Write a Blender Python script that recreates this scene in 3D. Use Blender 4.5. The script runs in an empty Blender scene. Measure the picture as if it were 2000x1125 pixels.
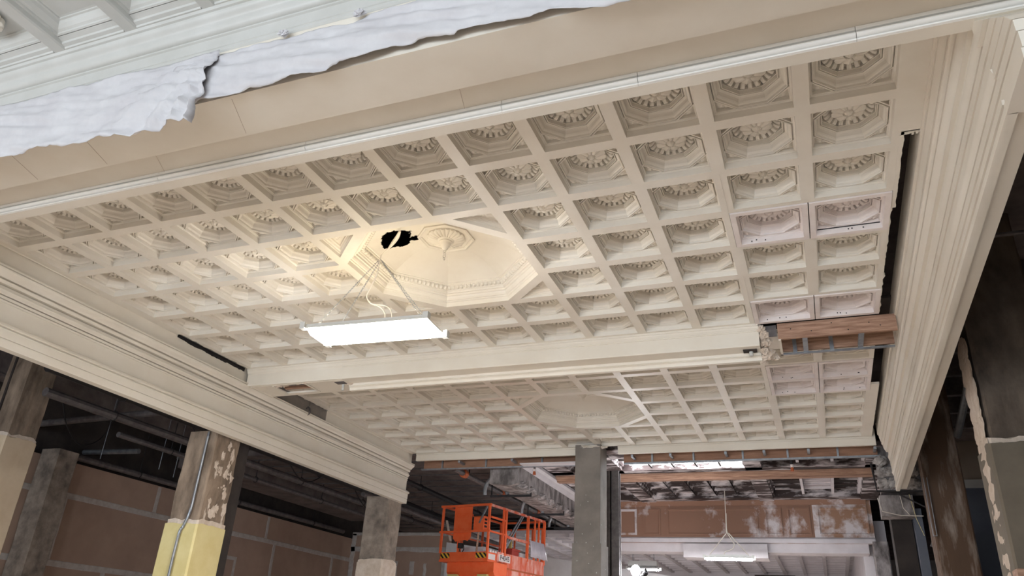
import bpy, bmesh, math, random
from mathutils import Vector, Matrix, noise
random.seed(7)
S = bpy.context.scene
COL = S.collection
PI = math.pi

# ------------------------------------------------------------------ camera
cam = bpy.data.cameras.new('camera')
cam.sensor_width = 36.0
cam.lens = 1482.604 / 2000.0 * 36.0
cam.clip_start = 0.05
cam.clip_end = 200
camo = bpy.data.objects.new('camera', cam)
COL.objects.link(camo)
_R = ((0.93238737, 0.35742468, 0.05386458), (-0.10929712, 0.42082728, -0.90053237), (-0.34454018, 0.83375776, 0.43143952))
camo.matrix_world = Matrix(((_R[0][0], -_R[1][0], -_R[2][0], -0.23322591),
                            (_R[0][1], -_R[1][1], -_R[2][1], -3.6797265),
                            (_R[0][2], -_R[1][2], -_R[2][2], 1.7),
                            (0, 0, 0, 1)))
S.camera = camo

# ------------------------------------------------------------------ world, daylight, exposure
W = bpy.data.worlds.new('world')
S.world = W
W.use_nodes = True
W.node_tree.nodes['Background'].inputs[0].default_value = (0.62, 0.72, 0.85, 1)
W.node_tree.nodes['Background'].inputs[1].default_value = 0.6
S.view_settings.view_transform = 'Standard'
S.view_settings.look = 'None'
S.view_settings.gamma = 1
S.view_settings.use_curve_mapping = False
S.view_settings.exposure = 0.38

def area_light(name, loc, rot, sx, sy, power, colr):
    l = bpy.data.lights.new(name, 'AREA')
    l.shape = 'RECTANGLE'
    l.size = sx
    l.size_y = sy
    l.energy = power
    l.color = colr
    o = bpy.data.objects.new(name, l)
    COL.objects.link(o)
    o.location = loc
    o.rotation_euler = rot
    return o

DAY = (0.80, 0.90, 1.0)
for i, wx in enumerate((-9.6, -5.6, -1.6, 2.4)):        # daylight in the four tall windows of the street wall
    area_light('window_daylight', (wx, -12.4, 2.1), (PI / 2, 0, 0), 2.6, 3.6, 275, DAY)

# ------------------------------------------------------------------ materials
def mat(name, c1, c2=None, scale=6.0, rough=0.6, metal=0.0, bump=0.0, bscale=None, emit=0.0, ecol=None, lo=0.35, hi=0.65, stretch=None, detail=6.0, space='pos'):
    m = bpy.data.materials.new(name)
    m.use_nodes = True
    nt = m.node_tree
    b = nt.nodes['Principled BSDF']
    b.inputs['Roughness'].default_value = rough
    b.inputs['Metallic'].default_value = metal
    b.inputs['Base Color'].default_value = (*c1, 1)
    if emit:
        b.inputs['Emission Color'].default_value = (*(ecol or c1), 1)
        b.inputs['Emission Strength'].default_value = emit
    if c2 or bump:
        if space == 'pos':
            tc = nt.nodes.new('ShaderNodeNewGeometry'); out = tc.outputs['Position']
        else:
            tc = nt.nodes.new('ShaderNodeTexCoord'); out = tc.outputs['Object']
        if stretch:
            mp = nt.nodes.new('ShaderNodeMapping')
            mp.inputs['Scale'].default_value = stretch
            nt.links.new(out, mp.inputs['Vector']); out = mp.outputs['Vector']
    if c2:
        n = nt.nodes.new('ShaderNodeTexNoise')
        n.inputs['Scale'].default_value = scale
        n.inputs['Detail'].default_value = detail
        n.inputs['Roughness'].default_value = 0.62
        nt.links.new(out, n.inputs['Vector'])
        r = nt.nodes.new('ShaderNodeValToRGB')
        r.color_ramp.elements[0].position = lo
        r.color_ramp.elements[0].color = (*c1, 1)
        r.color_ramp.elements[1].position = hi
        r.color_ramp.elements[1].color = (*c2, 1)
        nt.links.new(n.outputs['Fac'], r.inputs['Fac'])
        nt.links.new(r.outputs['Color'], b.inputs['Base Color'])
    if bump:
        n2 = nt.nodes.new('ShaderNodeTexNoise')
        n2.inputs['Scale'].default_value = bscale or 40
        n2.inputs['Detail'].default_value = 5
        nt.links.new(out, n2.inputs['Vector'])
        bp = nt.nodes.new('ShaderNodeBump')
        bp.inputs['Strength'].default_value = bump
        bp.inputs['Distance'].default_value = 0.01
        nt.links.new(n2.outputs['Fac'], bp.inputs['Height'])
        nt.links.new(bp.outputs['Normal'], b.inputs['Normal'])
    return m

def srgb(r, g, b):
    f = lambda v: (v / 255 / 12.92) if v / 255 <= 0.04045 else ((v / 255 + 0.055) / 1.055) ** 2.4
    return (f(r), f(g), f(b))

MAT = {}
MAT['cream'] = mat('cream_paint', srgb(224, 216, 203), srgb(231, 225, 214), 2.2, 0.42, bump=0.03, bscale=60)
MAT['trim'] = mat('cream_trim_paint', srgb(222, 213, 198), srgb(229, 222, 209), 1.6, 0.5)
MAT['white'] = mat('white_gloss_paint', srgb(194, 193, 187), srgb(202, 201, 196), 3, 0.38)
MAT['bead'] = mat('white_bead_paint', srgb(238, 236, 230), srgb(243, 241, 236), 3, 0.4)
MAT['pink'] = mat('new_cast_plaster', srgb(228, 217, 213), srgb(236, 228, 225), 5, 0.8, bump=0.08, bscale=90)
MAT['cloth'] = mat('drop_cloth', srgb(196, 193, 195), srgb(208, 206, 207), 4, 0.9, bump=0.25, bscale=25)
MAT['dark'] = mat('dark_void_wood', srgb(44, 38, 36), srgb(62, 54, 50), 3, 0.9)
MAT['deck'] = mat('dark_concrete_deck', srgb(92, 82, 80), srgb(124, 114, 110), 2.5, 0.9, bump=0.2)
MAT['wood'] = mat('old_brown_wood', srgb(138, 102, 82), srgb(186, 150, 126), 3.0, 0.7, stretch=(1.2, 14, 14), bump=0.1)
MAT['wood_end'] = mat('brown_backing_board', srgb(142, 104, 82), srgb(166, 126, 102), 3, 0.8, stretch=(1, 8, 8))
MAT['steel'] = mat('galvanised_steel', srgb(132, 136, 142), srgb(160, 164, 168), 12, 0.4, 0.7)
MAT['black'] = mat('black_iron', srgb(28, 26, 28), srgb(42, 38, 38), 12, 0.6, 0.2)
MAT['pipe'] = mat('old_steel_pipe', srgb(86, 80, 80), srgb(112, 106, 104), 9, 0.55, 0.3)
MAT['rust'] = mat('orange_coupling', srgb(176, 84, 44), srgb(196, 104, 60), 20, 0.5)
MAT['conc'] = mat('bare_concrete_column', srgb(104, 94, 86), srgb(168, 154, 140), 4.5, 0.9, bump=0.9, bscale=14, lo=.3, hi=.7)
MAT['conc_shaded'] = mat('shaded_stained_concrete', srgb(70, 60, 52), srgb(122, 108, 94), 4.0, 0.9, stretch=(1, 1, .5), bump=0.9, bscale=10, lo=.3, hi=.75)  # stained brown concrete, darkened in colour for the shade of the right aisle
MAT['panel2'] = mat('mostly_repainted_panel', srgb(158, 122, 98), srgb(214, 206, 206), 2.2, 0.75, lo=.42, hi=.55, bump=.1)
MAT['conc_smooth'] = mat('smooth_grey_concrete', srgb(118, 111, 104), srgb(140, 132, 124), 2.2, 0.75, bump=0.1, bscale=30)
MAT['conc_brown'] = mat('stained_brown_concrete', srgb(88, 74, 62), srgb(166, 146, 126), 4.0, 0.9, stretch=(1, 1, .4), bump=0.9, bscale=12, lo=.3, hi=.72)
MAT['conc_streak'] = mat('white_streaked_concrete', srgb(96, 74, 58), srgb(170, 156, 144), 4.0, 0.9, stretch=(1.6, 1.6, .3), bump=0.4, bscale=12, lo=.5, hi=.72)
MAT['lath'] = mat('dusty_lath_concrete', srgb(96, 90, 88), srgb(178, 170, 168), 5, 0.95, stretch=(1, 1, .5), bump=1.0, bscale=18, lo=.38, hi=.68)
MAT['rubble'] = mat('broken_plaster', srgb(110, 102, 98), srgb(190, 184, 180), 8, 0.95, bump=1.0, bscale=20)
MAT['yellow'] = mat('yellow_painted_plaster', srgb(206, 190, 132), srgb(216, 202, 148), 4, 0.6)
MAT['tan'] = mat('tan_plaster', srgb(206, 184, 154), srgb(216, 196, 168), 3, 0.7)
MAT['green'] = mat('olive_plaster', srgb(104, 95, 82), srgb(118, 108, 93), 3, 0.8)
MAT['raw'] = mat('raw_plaster_edge', srgb(196, 178, 160), srgb(214, 200, 186), 10, 0.95, bump=0.8, bscale=30)
MAT['dry'] = mat('brown_drywall', srgb(164, 138, 122), srgb(174, 148, 130), 2, 0.9)
MAT['mud'] = mat('joint_compound', srgb(196, 190, 184), srgb(176, 166, 158), 8, 0.9)
MAT['orange'] = mat('orange_lift_paint', srgb(236, 96, 46), srgb(240, 112, 64), 6, 0.5)
MAT['dusty'] = mat('dusty_orange_paint', srgb(222, 98, 64), srgb(234, 184, 172), 7, 0.7, stretch=(1, 1, .25), lo=.42, hi=.62)
MAT['yellowfoot'] = mat('yellow_guard_paint', srgb(196, 176, 110))
MAT['rubber'] = mat('black_rubber', srgb(32, 30, 30), rough=.8)
MAT['paper'] = mat('white_label', srgb(226, 214, 210))
MAT['ink'] = mat('black_ink', srgb(36, 34, 40))
MAT['foam'] = mat('white_foam_board', srgb(222, 220, 220), srgb(232, 230, 230), 4, .7)
MAT['redbox'] = mat('red_plastic', srgb(176, 58, 48), srgb(190, 76, 62), 7, .5)
MAT['film'] = mat('grey_plastic_film', srgb(176, 170, 180), srgb(196, 190, 198), 9, .35)
MAT['cable'] = mat('white_cable', srgb(216, 208, 196), rough=.5)
MAT['led'] = mat('lit_diffuser', (1, 1, 1), emit=125.0, ecol=(1.0, 0.97, 0.935))
MAT['led2'] = mat('lit_far_diffuser', (1, 1, 1), emit=190.0, ecol=(0.95, 0.96, 1.0))
MAT['uplight'] = mat('lit_top_slot', (1, 1, 1), emit=20.0, ecol=(1.0, 0.86, 0.62))
MAT['sky'] = mat('lit_skylight_pane', (1, 1, 1), emit=24.0, ecol=(0.92, 0.95, 1.0))
MAT['stripped'] = mat('half_stripped_dark_paint', srgb(62, 50, 48), srgb(212, 204, 204), 3.2, 0.8, stretch=(.55, 1.6, 1.6), lo=.48, hi=.62, bump=.3)
MAT['panel'] = mat('half_stripped_brown_panel', srgb(146, 110, 90), srgb(216, 208, 208), 1.7, 0.75, stretch=(1.0, 1, .8), lo=.54, hi=.66, bump=.1)
MAT['primer'] = mat('lilac_white_primer', srgb(204, 198, 200), srgb(216, 210, 212), 3, .7)
MAT['blue'] = mat('blue_grey_wall', srgb(88, 92, 104), srgb(98, 102, 112), 2, .7)
MAT['beige'] = mat('dim_beige_wall', srgb(150, 138, 124), srgb(158, 146, 132), 2, .8)
MAT['floor'] = mat('kraft_paper_floor', srgb(206, 192, 180), srgb(216, 204, 192), 1.2, .9)

# hazard label: yellow with slanted black bars
hz = bpy.data.materials.new('hazard_stripes'); hz.use_nodes = True
_n = hz.node_tree; _b = _n.nodes['Principled BSDF']
_t = _n.nodes.new('ShaderNodeTexCoord'); _w = _n.nodes.new('ShaderNodeTexWave'); _r = _n.nodes.new('ShaderNodeValToRGB')
_mp = _n.nodes.new('ShaderNodeMapping'); _mp.inputs['Rotation'].default_value = (0, 0.75, 0)
_w.inputs['Scale'].default_value = 4.2
_r.color_ramp.interpolation = 'CONSTANT'
_r.color_ramp.elements[0].color = (*srgb(30, 28, 28), 1)
_r.color_ramp.elements[1].position = .5; _r.color_ramp.elements[1].color = (*srgb(222, 178, 60), 1)
_n.links.new(_t.outputs['Object'], _mp.inputs['Vector']); _n.links.new(_mp.outputs['Vector'], _w.inputs['Vector'])
_n.links.new(_w.outputs['Fac'], _r.inputs['Fac']); _n.links.new(_r.outputs['Color'], _b.inputs['Base Color'])
MAT['hazard'] = hz

# ------------------------------------------------------------------ mesh helpers
class MB:
    def __init__(s):
        s.v = []; s.f = []
    def add(s, vs, fs):
        k = len(s.v)
        s.v += [tuple(p) for p in vs]
        s.f += [tuple(i + k for i in f) for f in fs]
        return s
    def box(s, x0, x1, y0, y1, z0, z1):
        return s.add([(x0, y0, z0), (x1, y0, z0), (x1, y1, z0), (x0, y1, z0), (x0, y0, z1), (x1, y0, z1), (x1, y1, z1), (x0, y1, z1)],
                     [(0, 3, 2, 1), (4, 5, 6, 7), (0, 1, 5, 4), (1, 2, 6, 5), (2, 3, 7, 6), (3, 0, 4, 7)])
    def bar(s, a, b, w, h=None, up=(0, 0, 1)):
        a = Vector(a); b = Vector(b); h = h or w
        d = (b - a).normalized(); u = Vector(up)
        if abs(d.dot(u)) > .99: u = Vector((1, 0, 0))
        x = d.cross(u).normalized() * (w / 2); y = x.cross(d).normalized() * (h / 2)
        vs = [p + sx * x + sy * y for p in (a, b) for sx, sy in ((-1, -1), (1, -1), (1, 1), (-1, 1))]
        return s.add(vs, [(0, 1, 2, 3), (7, 6, 5, 4), (0, 4, 5, 1), (1, 5, 6, 2), (2, 6, 7, 3), (3, 7, 4, 0)])
    def tube(s, pts, r, n=8, closed=False):
        pts = [Vector(p) for p in pts]; m = len(pts); vs = []; fs = []
        ref = Vector((0.13, 0.31, 0.94)).normalized()
        for i, p in enumerate(pts):
            d = (pts[(i + 1) % m] - pts[i - 1]) if closed else (pts[min(i + 1, m - 1)] - pts[max(i - 1, 0)])
            d.normalize()
            if abs(d.dot(ref)) > .97: rf = Vector((1, 0, 0))
            else: rf = ref
            x = d.cross(rf).normalized(); y = d.cross(x)
            rr = r[i] if isinstance(r, (list, tuple)) else r
            for k in range(n):
                t = 2 * PI * k / n
                vs.append(p + (x * math.cos(t) + y * math.sin(t)) * rr)
        for i in range(m if closed else m - 1):
            j = (i + 1) % m
            for k in range(n):
                q = (k + 1) % n
                fs.append((i * n + k, i * n + q, j * n + q, j * n + k))
        if not closed:
            fs.append(tuple(range(n))[::-1]); fs.append(tuple((m - 1) * n + k for k in range(n)))
        return s.add(vs, fs)
    def prism_y(s, prof, y0, y1, skew=0.0, yref=0.0):
        n = len(prof); vs = []
        for y in (y0, y1):
            for x, z in prof: vs.append((x + skew * (y - yref), y, z))
        fs = [(i, (i + 1) % n, n + (i + 1) % n, n + i) for i in range(n)]
        fs += [tuple(range(n))[::-1], tuple(range(n, 2 * n))]
        return s.add(vs, fs)
    def prism_x(s, prof, x0, x1):
        n = len(prof); vs = [(x, y, z) for x in (x0, x1) for y, z in prof]
        fs = [(i, (i + 1) % n, n + (i + 1) % n, n + i) for i in range(n)]
        fs += [tuple(range(n))[::-1], tuple(range(n, 2 * n))]
        return s.add(vs, fs)
    def rings(s, loops, cap=True, closed=True):
        k = len(s.v); n = len(loops[0])
        for l in loops: s.v += [tuple(p) for p in l]
        for i in range(len(loops) - 1):
            for j in range(n if closed else n - 1):
                q = (j + 1) % n
                s.f.append((k + i * n + j, k + i * n + q, k + (i + 1) * n + q, k + (i + 1) * n + j))
        if cap: s.f.append(tuple(k + (len(loops) - 1) * n + j for j in range(n)))
        return s
    def mesh(s, name, m, smooth=False, angle=0.6):
        me = bpy.data.meshes.new(name)
        me.from_pydata(s.v, [], s.f)
        bm = bmesh.new(); bm.from_mesh(me)
        bmesh.ops.recalc_face_normals(bm, faces=bm.faces)
        bm.to_mesh(me); bm.free()
        me.materials.append(MAT[m])
        if smooth:
            for p in me.polygons: p.use_smooth = True
            me.set_sharp_from_angle(angle=angle)
        me.update()
        return me
    def build(s, name, m, parent=None, smooth=False, angle=0.6):
        return link(name, s.mesh(name, m, smooth, angle), parent)

def link(name, me, parent=None, loc=None, rot=None):
    o = bpy.data.objects.new(name, me)
    COL.objects.link(o)
    if parent: o.parent = parent
    if loc: o.location = loc
    if rot: o.rotation_euler = rot
    return o

def tag(o, label=None, cat=None, group=None, kind=None):
    if label: o['label'] = label
    if cat: o['category'] = cat
    if group: o['group'] = group
    if kind: o['kind'] = kind
    return o

def struct(o, label, cat):
    return tag(o, label, cat, kind='structure')

def empty(name, loc, rz=0):
    o = bpy.data.objects.new(name, None)
    COL.objects.link(o); o.location = loc; o.rotation_euler = (0, 0, rz)
    o.empty_display_size = .1
    return o

def nz(x, y=0, z=0, s=1.0):
    return noise.noise(Vector((x * s, y * s, z * s)))

# ------------------------------------------------------------------ numbers of the place
ZC = 4.9756           # underside of the ceiling ribs
PX = 0.6              # coffer pitch across
PY = 0.5838           # coffer pitch in depth
B2 = 4.8331           # start of the second bay
RIB = 0.096

def cellx(k): return -k * PX + 0.252
def celly(r, b=0): return (B2 if b else 0) + r * PY - (PY - RIB) / 2

# ------------------------------------------------------------------ shell of the building
struct(MB().box(-13.7, 7, -12.7, 34, -.2, 0).build('floor', 'floor'), 'floor laid with brown kraft protection paper', 'floor')
struct(MB().box(-13.9, 7, -12.7, 34, 6.1, 6.4).build('ceiling', 'deck'), 'dark concrete deck above the whole hall', 'ceiling')
bm_ = MB()
xs = [-13.7, -10.9, -8.3, -6.9, -4.3, -2.9, -0.3, 1.1, 3.7, 7]
for a, b in zip(xs[0::2], xs[1::2]): bm_.box(a, b, -12.7, -12.5, 0, 6.1)
for a, b in zip(xs[1::2], xs[2::2]): bm_.box(a, b, -12.7, -12.5, 0, .3).box(a, b, -12.7, -12.5, 3.9, 6.1)
struct(bm_.build('wall_back', 'primer'), 'street wall behind the viewer with four tall windows', 'wall')
for i, (a, b) in enumerate(zip(xs[1::2], xs[2::2])):
    fr = MB()
    for t in (0, .333, .666, 1): fr.box(a + t * (b - a) - .03, a + t * (b - a) + .03, -12.64, -12.56, .3, 3.9)
    for zz in (.33, 2.1, 3.87): fr.box(a, b, -12.64, -12.56, zz - .03, zz + .03)
    struct(fr.build('window_%d' % (i + 1), 'black'), 'tall steel framed window in the street wall', 'window')['group'] = 'windows of the street wall'
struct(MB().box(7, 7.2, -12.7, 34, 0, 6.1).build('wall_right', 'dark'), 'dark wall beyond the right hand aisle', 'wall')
struct(MB().box(-13.9, 7, 34, 34.2, 0, 6.1).build('wall_front', 'primer'), 'pale end wall far down the hall', 'wall')
# ------------------------------------------------------------------ coffer kit (shared meshes)
def sq(h, z, hy=None):
    hy = hy or h
    return [(-h, -hy, z), (h, -hy, z), (h, hy, z), (-h, hy, z)]

def octo(a, z, sy=1.0):
    t = a * math.tan(PI / 8)
    return [(t, -a * sy, z), (a, -t * sy, z), (a, t * sy, z), (t, a * sy, z), (-t, a * sy, z), (-a, t * sy, z), (-a, -t * sy, z), (-t, -a * sy, z)]

SYC = (PY - RIB) / (PX - RIB)

def coffer_mesh(name, m, gap=0.0, deep=1.0):
    b = MB()
    hx, hy = PX / 2 - gap, PY / 2 - gap
    o = .252; oy = o * SYC
    b.rings([sq(hx, .05, hy), sq(hx, 0, hy), sq(o, 0, oy), sq(o - .003, .05, oy - .003), sq(o - .009, .052, oy - .009), sq(o - .013, .058, oy - .013)], cap=False)
    s0 = o - .013; t = s0 * math.tan(PI / 8)
    # corner triangles, sunk, with a raised lip toward the octagon
    for sx in (-1, 1):
        for sy in (-1, 1):
            A = (sx * s0, sy * s0); B = (sx * s0, sy * t); C = (sx * t, sy * s0)
            g = ((A[0] + B[0] + C[0]) / 3, (A[1] + B[1] + C[1]) / 3)
            def ins(p, q): return (g[0] + (p[0] - g[0]) * q, g[1] + (p[1] - g[1]) * q)
            lo = [[(p[0], p[1] * SYC, z) for p in (ins(A, q), ins(B, q), ins(C, q))] for q, z in ((1, .058), (.82, .058), (.8, .085))]
            b.rings(lo, cap=True)
    prof = [(s0, .058), (.236, .058), (.235, .076), (.229, .076), (.228, .055), (.223, .053), (.220, .056), (.219, .072), (.215, .073), (.210, .078), (.205, .087), (.202, .099), (.198, .111), (.191, .120), (.184, .123), (.183, .138), (.177, .138), (.176, .122), (.171, .122), (.170, .152), (.166, .153), (.164, .215)]
    b.rings([octo(a, .058 + (z - .058) * deep, SYC) for a, z in prof], cap=True)
    return b.mesh(name, m)

def polar(b, rs, n, zf, rf=None, skirt=None):
    loops = []
    for r in rs:
        loops.append([((r * (rf(2 * PI * j / n, r) if rf else 1)) * math.cos(2 * PI * j / n), (r * (rf(2 * PI * j / n, r) if rf else 1)) * math.sin(2 * PI * j / n), zf(r, 2 * PI * j / n)) for j in range(n)])
    if skirt is not None:
        loops.insert(0, [(p[0], p[1], skirt) for p in loops[0]])
    b.rings(loops, cap=True)

def rosette_mesh(m):
    b = MB(); R_ = .112; N = 90
    def zf(r, t):
        q = r / R_
        base = .158 - .030 * math.sqrt(max(0, 1 - q * q * .92))
        pet = abs(math.cos(4.5 * t))
        if q > .30: base += .016 * (1 - pet ** .45) * math.sin(PI * min(1, (q - .25) / .8)) ** .5 + .005 * abs(math.sin(9 * t)) * (q > .55)
        if q < .24: base -= .014 * math.cos(q / .24 * PI / 2) - .004 * abs(math.cos(3 * t)) * q / .24
        elif q < .32: base += .012
        return base
    rf = lambda t, r: 1 - (.13 * (1 - abs(math.cos(4.5 * t)) ** .5) if r / R_ > .8 else 0)
    polar(b, [.112, .107, .096, .084, .072, .060, .048, .038, .034, .029, .026, .018, .009], N, zf, rf, skirt=.19)
    return b.mesh('rosette', m, True, .7)

def eggring_mesh(m, n=10):
    """twenty fat leaves leaning out from under the rosette, dark slots between"""
    b = MB(); N = n * 20
    def zf(r, t):
        q = (.166 - r) / .066
        c = abs(math.cos(n * t))
        bul = math.sin(PI * min(1, max(0, q)) ** .7)
        lobe = max(0, (c - .30) / .70) ** .4
        z = .158 + .042 * q - .026 * lobe * bul + (.022 if c < .36 else 0)
        if c > .93: z += .005 * bul
        return z
    loops = []
    for r in (.166, .160, .152, .144, .136, .128, .118, .108, .100):
        loops.append([(r * math.cos(2 * PI * j / N), r * SYC * math.sin(2 * PI * j / N), zf(r, 2 * PI * j / N)) for j in range(N)])
    b.rings(loops, cap=False)
    return b.mesh('egg_and_leaf_ring', m, True, .6)

def leaf_mesh(m, size=.115):
    b = MB(); n = 9
    idx = {}
    for i in range(n + 1):
        for j in range(n + 1 - i):
            u, w = i / n, j / n
            x, y = u * size, w * size
            d = math.hypot(u - .3, w - .3)
            h = .010 * max(0, 1 - d / .45) + .018 * abs(math.cos(7 * u * PI * .5)) * abs(math.cos(7 * w * PI * .5))
            h += .007 * nz(u * 6 + 3, w * 6)
            if i == 0 or j == 0 or i + j == n: h = -.002
            idx[(i, j)] = len(b.v); b.v.append((-x, -y, -h))
    for i in range(n):
        for j in range(n - i):
            b.f.append((idx[(i, j)], idx[(i + 1, j)], idx[(i, j + 1)]))
            if i + j < n - 1: b.f.append((idx[(i + 1, j)], idx[(i + 1, j + 1)], idx[(i, j + 1)]))
    return b.mesh('corner_leaf', m, True, .7)

KIT = {}
for m in ('cream', 'pink'):
    KIT[m] = dict(c=coffer_mesh('coffer', m, gap=.004 if m == 'pink' else 0.0, deep=1.0), r=rosette_mesh(m), e=eggring_mesh(m), l=leaf_mesh(m))

NAIL = MB().box(-.005, .005, -.002, .002, -.005, .005).mesh('nail_hole', 'black')
SLIT = MB().box(-.24, .24, -.004, .003, -.003, .005).mesh('open_joint', 'black')
def place_coffer(parent, k, r, b, kind='cream', dz=0.0):
    K = KIT[kind]
    c = link('coffer', K['c'], parent, (cellx(k), celly(r, b), ZC + dz))
    rz = random.choice((0, .35, .2, .52))
    link('rosette', K['r'], c, (0, 0, 0), (0, 0, rz))
    link('egg_and_leaf_ring', K['e'], c, (0, 0, 0))
    for i, (sx, sy) in enumerate(((1, 1), (-1, 1), (-1, -1), (1, -1))):
        l = link('corner_leaf', K['l'], c, (sx * .226, sy * .226 * SYC, .083))
        l.scale = (sx, sy * SYC, 1)
    if kind == 'pink':
        c['label'] = 'pinkish white unpainted replacement coffer'
        for q in range(3):
            x = random.uniform(-.2, .2); link('nail_hole', NAIL, c, (x, .252 * SYC - .0035, random.uniform(.015, .035)))
        if (k, r, b) == (0, 4, 0): link('open_joint', SLIT, c, (0, .252 * SYC - .006, .05))
    return c

def border(b, y0, y1, xl, xr):
    """flat plaster strips around the coffer field"""
    x0, x1 = cellx(12) - PX / 2, cellx(0) + PX / 2
    ya, yb = celly(1, b) - PY / 2, celly(7, b) + PY / 2
    m = MB()
    m.box(x0, x1, y0, ya, ZC, ZC + .05)
    m.box(x0, x1, yb, y1, ZC, ZC + .05)
    return m, x0, x1, ya, yb

def octagon_unit(parent, b, hole=False):
    """three by three cells given over to a shallow eight sided dome"""
    cx = cellx(6); cy = celly(4, b)
    A = 1.5 * PX - RIB / 2
    sy = (1.5 * PY - RIB / 2) / A
    # plate with octagon and corner triangles cut out
    bm = bmesh.new()
    def loop(pts):
        vs = [bm.verts.new((p[0], p[1], 0)) for p in pts]
        return [bm.edges.new((vs[i], vs[(i + 1) % len(vs)])) for i in range(len(vs))]
    E_ = loop([(-1.5 * PX, -1.5 * PY), (1.5 * PX, -1.5 * PY), (1.5 * PX, 1.5 * PY), (-1.5 * PX, 1.5 * PY)])
    E_ += loop([p[:2] for p in octo(A, 0, sy)])
    lim = A * math.sqrt(2) + RIB * math.sqrt(2) - A
    tris = []
    for sx in (-1, 1):
        for s2 in (-1, 1):
            T = [(sx * A, s2 * A * sy), (sx * A, s2 * lim * sy), (sx * lim, s2 * A * sy)]
            tris.append(T); E_ += loop(T)
    bmesh.ops.triangle_fill(bm, edges=E_, use_beauty=True)
    me = bpy.data.meshes.new('dome_frame'); bm.to_mesh(me); bm.free()
    mb = MB(); mb.v = [tuple(v.co) for v in me.vertices]; mb.f = [tuple(p.vertices) for p in me.polygons]
    prof = [(A, 0), (A, .048), (A - .014, .052), (A - .016, .062), (A - .030, .066), (A - .042, .080), (A - .050, .098), (A - .062, .102), (A - .064, .122), (A - .078, .124), (A - .082, .140), (A - .092, .144), (A - .094, .152), (A - .128, .196), (A - .138, .198), (A - .140, .208), (A - .152, .210)]
    mb.rings([octo(a, z, sy) for a, z in prof], cap=False)
    for T in tris:
        g = (sum(p[0] for p in T) / 3, sum(p[1] for p in T) / 3)
        mb.rings([[(g[0] + (p[0] - g[0]) * q, g[1] + (p[1] - g[1]) * q, z) for p in T] for q, z in ((1, 0), (1, .03), (.93, .034), (.9, .044), (.78, .05), (.72, .062), (.6, .064), (.56, .078), (.48, .08))], cap=True)
    fr = mb.build('dome_frame', 'cream', parent); fr.location = (cx, cy, ZC)
    for T in tris:
        sx = math.copysign(1, T[0][0]); s2 = math.copysign(1, T[0][1])
        l = link('corner_leaf', KIT['cream']['l'], fr, (sx * (A - .065), s2 * (A - .065) * sy, .077)); l.scale = (sx * 1.1, s2 * 1.1, 1)
    # egg and dart: eggs strung round the slanted band
    eg = MB()
    Lv = octo(A - .111, .172, sy)
    for i in range(8):
        p = Vector(Lv[i]); q = Vector(Lv[(i + 1) % 8])
        n = 13 if i % 2 else 13
        d = (q - p) / n
        nrm = Vector((-(p + q).x, -(p + q).y, 0)).normalized()
        for j in range(n):
            c = p + d * (j + .5) + nrm * -.002
            u = d.normalized(); v = (nrm * .61 + Vector((0, 0, .79))).normalized(); w = u.cross(v).normalized()
            if w.z > 0: w = -w
            hw, hl, th = .021, .026, .024
            base = [c + u * hw * math.cos(t) + v * hl * math.sin(t) for t in [2 * PI * k / 8 for k in range(8)]]
            mid = [c + u * hw * .72 * math.cos(t) + v * hl * .72 * math.sin(t) + w * th * .8 for t in [2 * PI * k / 8 for k in range(8)]]
            top = [c + u * hw * .3 * math.cos(t) + v * hl * .3 * math.sin(t) + w * th for t in [2 * PI * k / 8 for k in range(8)]]
            eg.rings([base, mid, top], cap=True)
            e2 = p + d * (j + 1) - nrm * .002
            eg.bar(e2 - v * .024 + w * .003, e2 + v * .024 + w * .003, .006, .008)
    eg.build('egg_and_dart', 'cream', fr, True, .9)
    # dome panels
    n = 26
    a0, z0, a1, z1 = A - .152, .210, .262, .345
    for i in range(8):
        p0, p1 = Vector(octo(1, 0, sy)[i]), Vector(octo(1, 0, sy)[(i + 1) % 8])
        mb = MB(); idx = []
        nn = n if not hole else 44
        for r in range(nn + 1):
            t = r / nn
            a = a0 + (a1 - a0) * t
            z = z0 + (z1 - z0) * math.sin(t * PI / 2) ** .85
            row = []
            for s_ in range(nn + 1):
                p = p0.lerp(p1, s_ / nn) * a
                row.append(len(mb.v)); mb.v.append((p.x, p.y, z))
            idx.append(row)
        for r in range(nn):
            for s_ in range(nn):
                quad = (idx[r][s_], idx[r][s_ + 1], idx[r + 1][s_ + 1], idx[r + 1][s_])
                if hole:
                    mx = sum(mb.v[q][0] for q in quad) / 4 + cx; my = sum(mb.v[q][1] for q in quad) / 4 + cy
                    dx, dy = mx + 3.80, my - 1.91
                    ux, uy = dx * .87 + dy * .5, -dx * .5 + dy * .87
                    f1 = (ux / .14) ** 4 + (uy / .155) ** 4
                    f2 = ((dx - .155) / .06) ** 2 + ((dy - .10) / .045) ** 2
                    nn_ = nz(mx * 22, my * 22) * .75 + nz(mx * 55, my * 55) * .5
                    if f1 < 1 + nn_ or f2 < 1 + nn_ * .8: continue
                mb.f.append(quad)
        mb.build('dome_panel', 'cream', fr, True, .9)
    # medallion
    md = MB()
    md.rings([octo(a, z, sy) for a, z in ((.262, .347), (.262, .330), (.246, .326), (.240, .334), (.226, .336), (.222, .346), (.200, .35))], cap=True)
    N = 96
    def zf(r, t):
        q = r / .19
        c = math.cos(12 * t)
        return .338 - .022 * math.sin(PI * min(1, q * 1.0)) ** .7 - .010 * abs(c) * (q > .4) + .006 * (abs(c) < .35)
    polar(md, [.19, .18, .165, .145, .12, .10, .085, .07], N, zf, lambda t, r: 1 - .05 * (1 - abs(math.cos(6 * t))) * (r > .17), skirt=.35)
    mo = md.build('medallion', 'cream', fr, True, .8)
    ps = MB()
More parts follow.
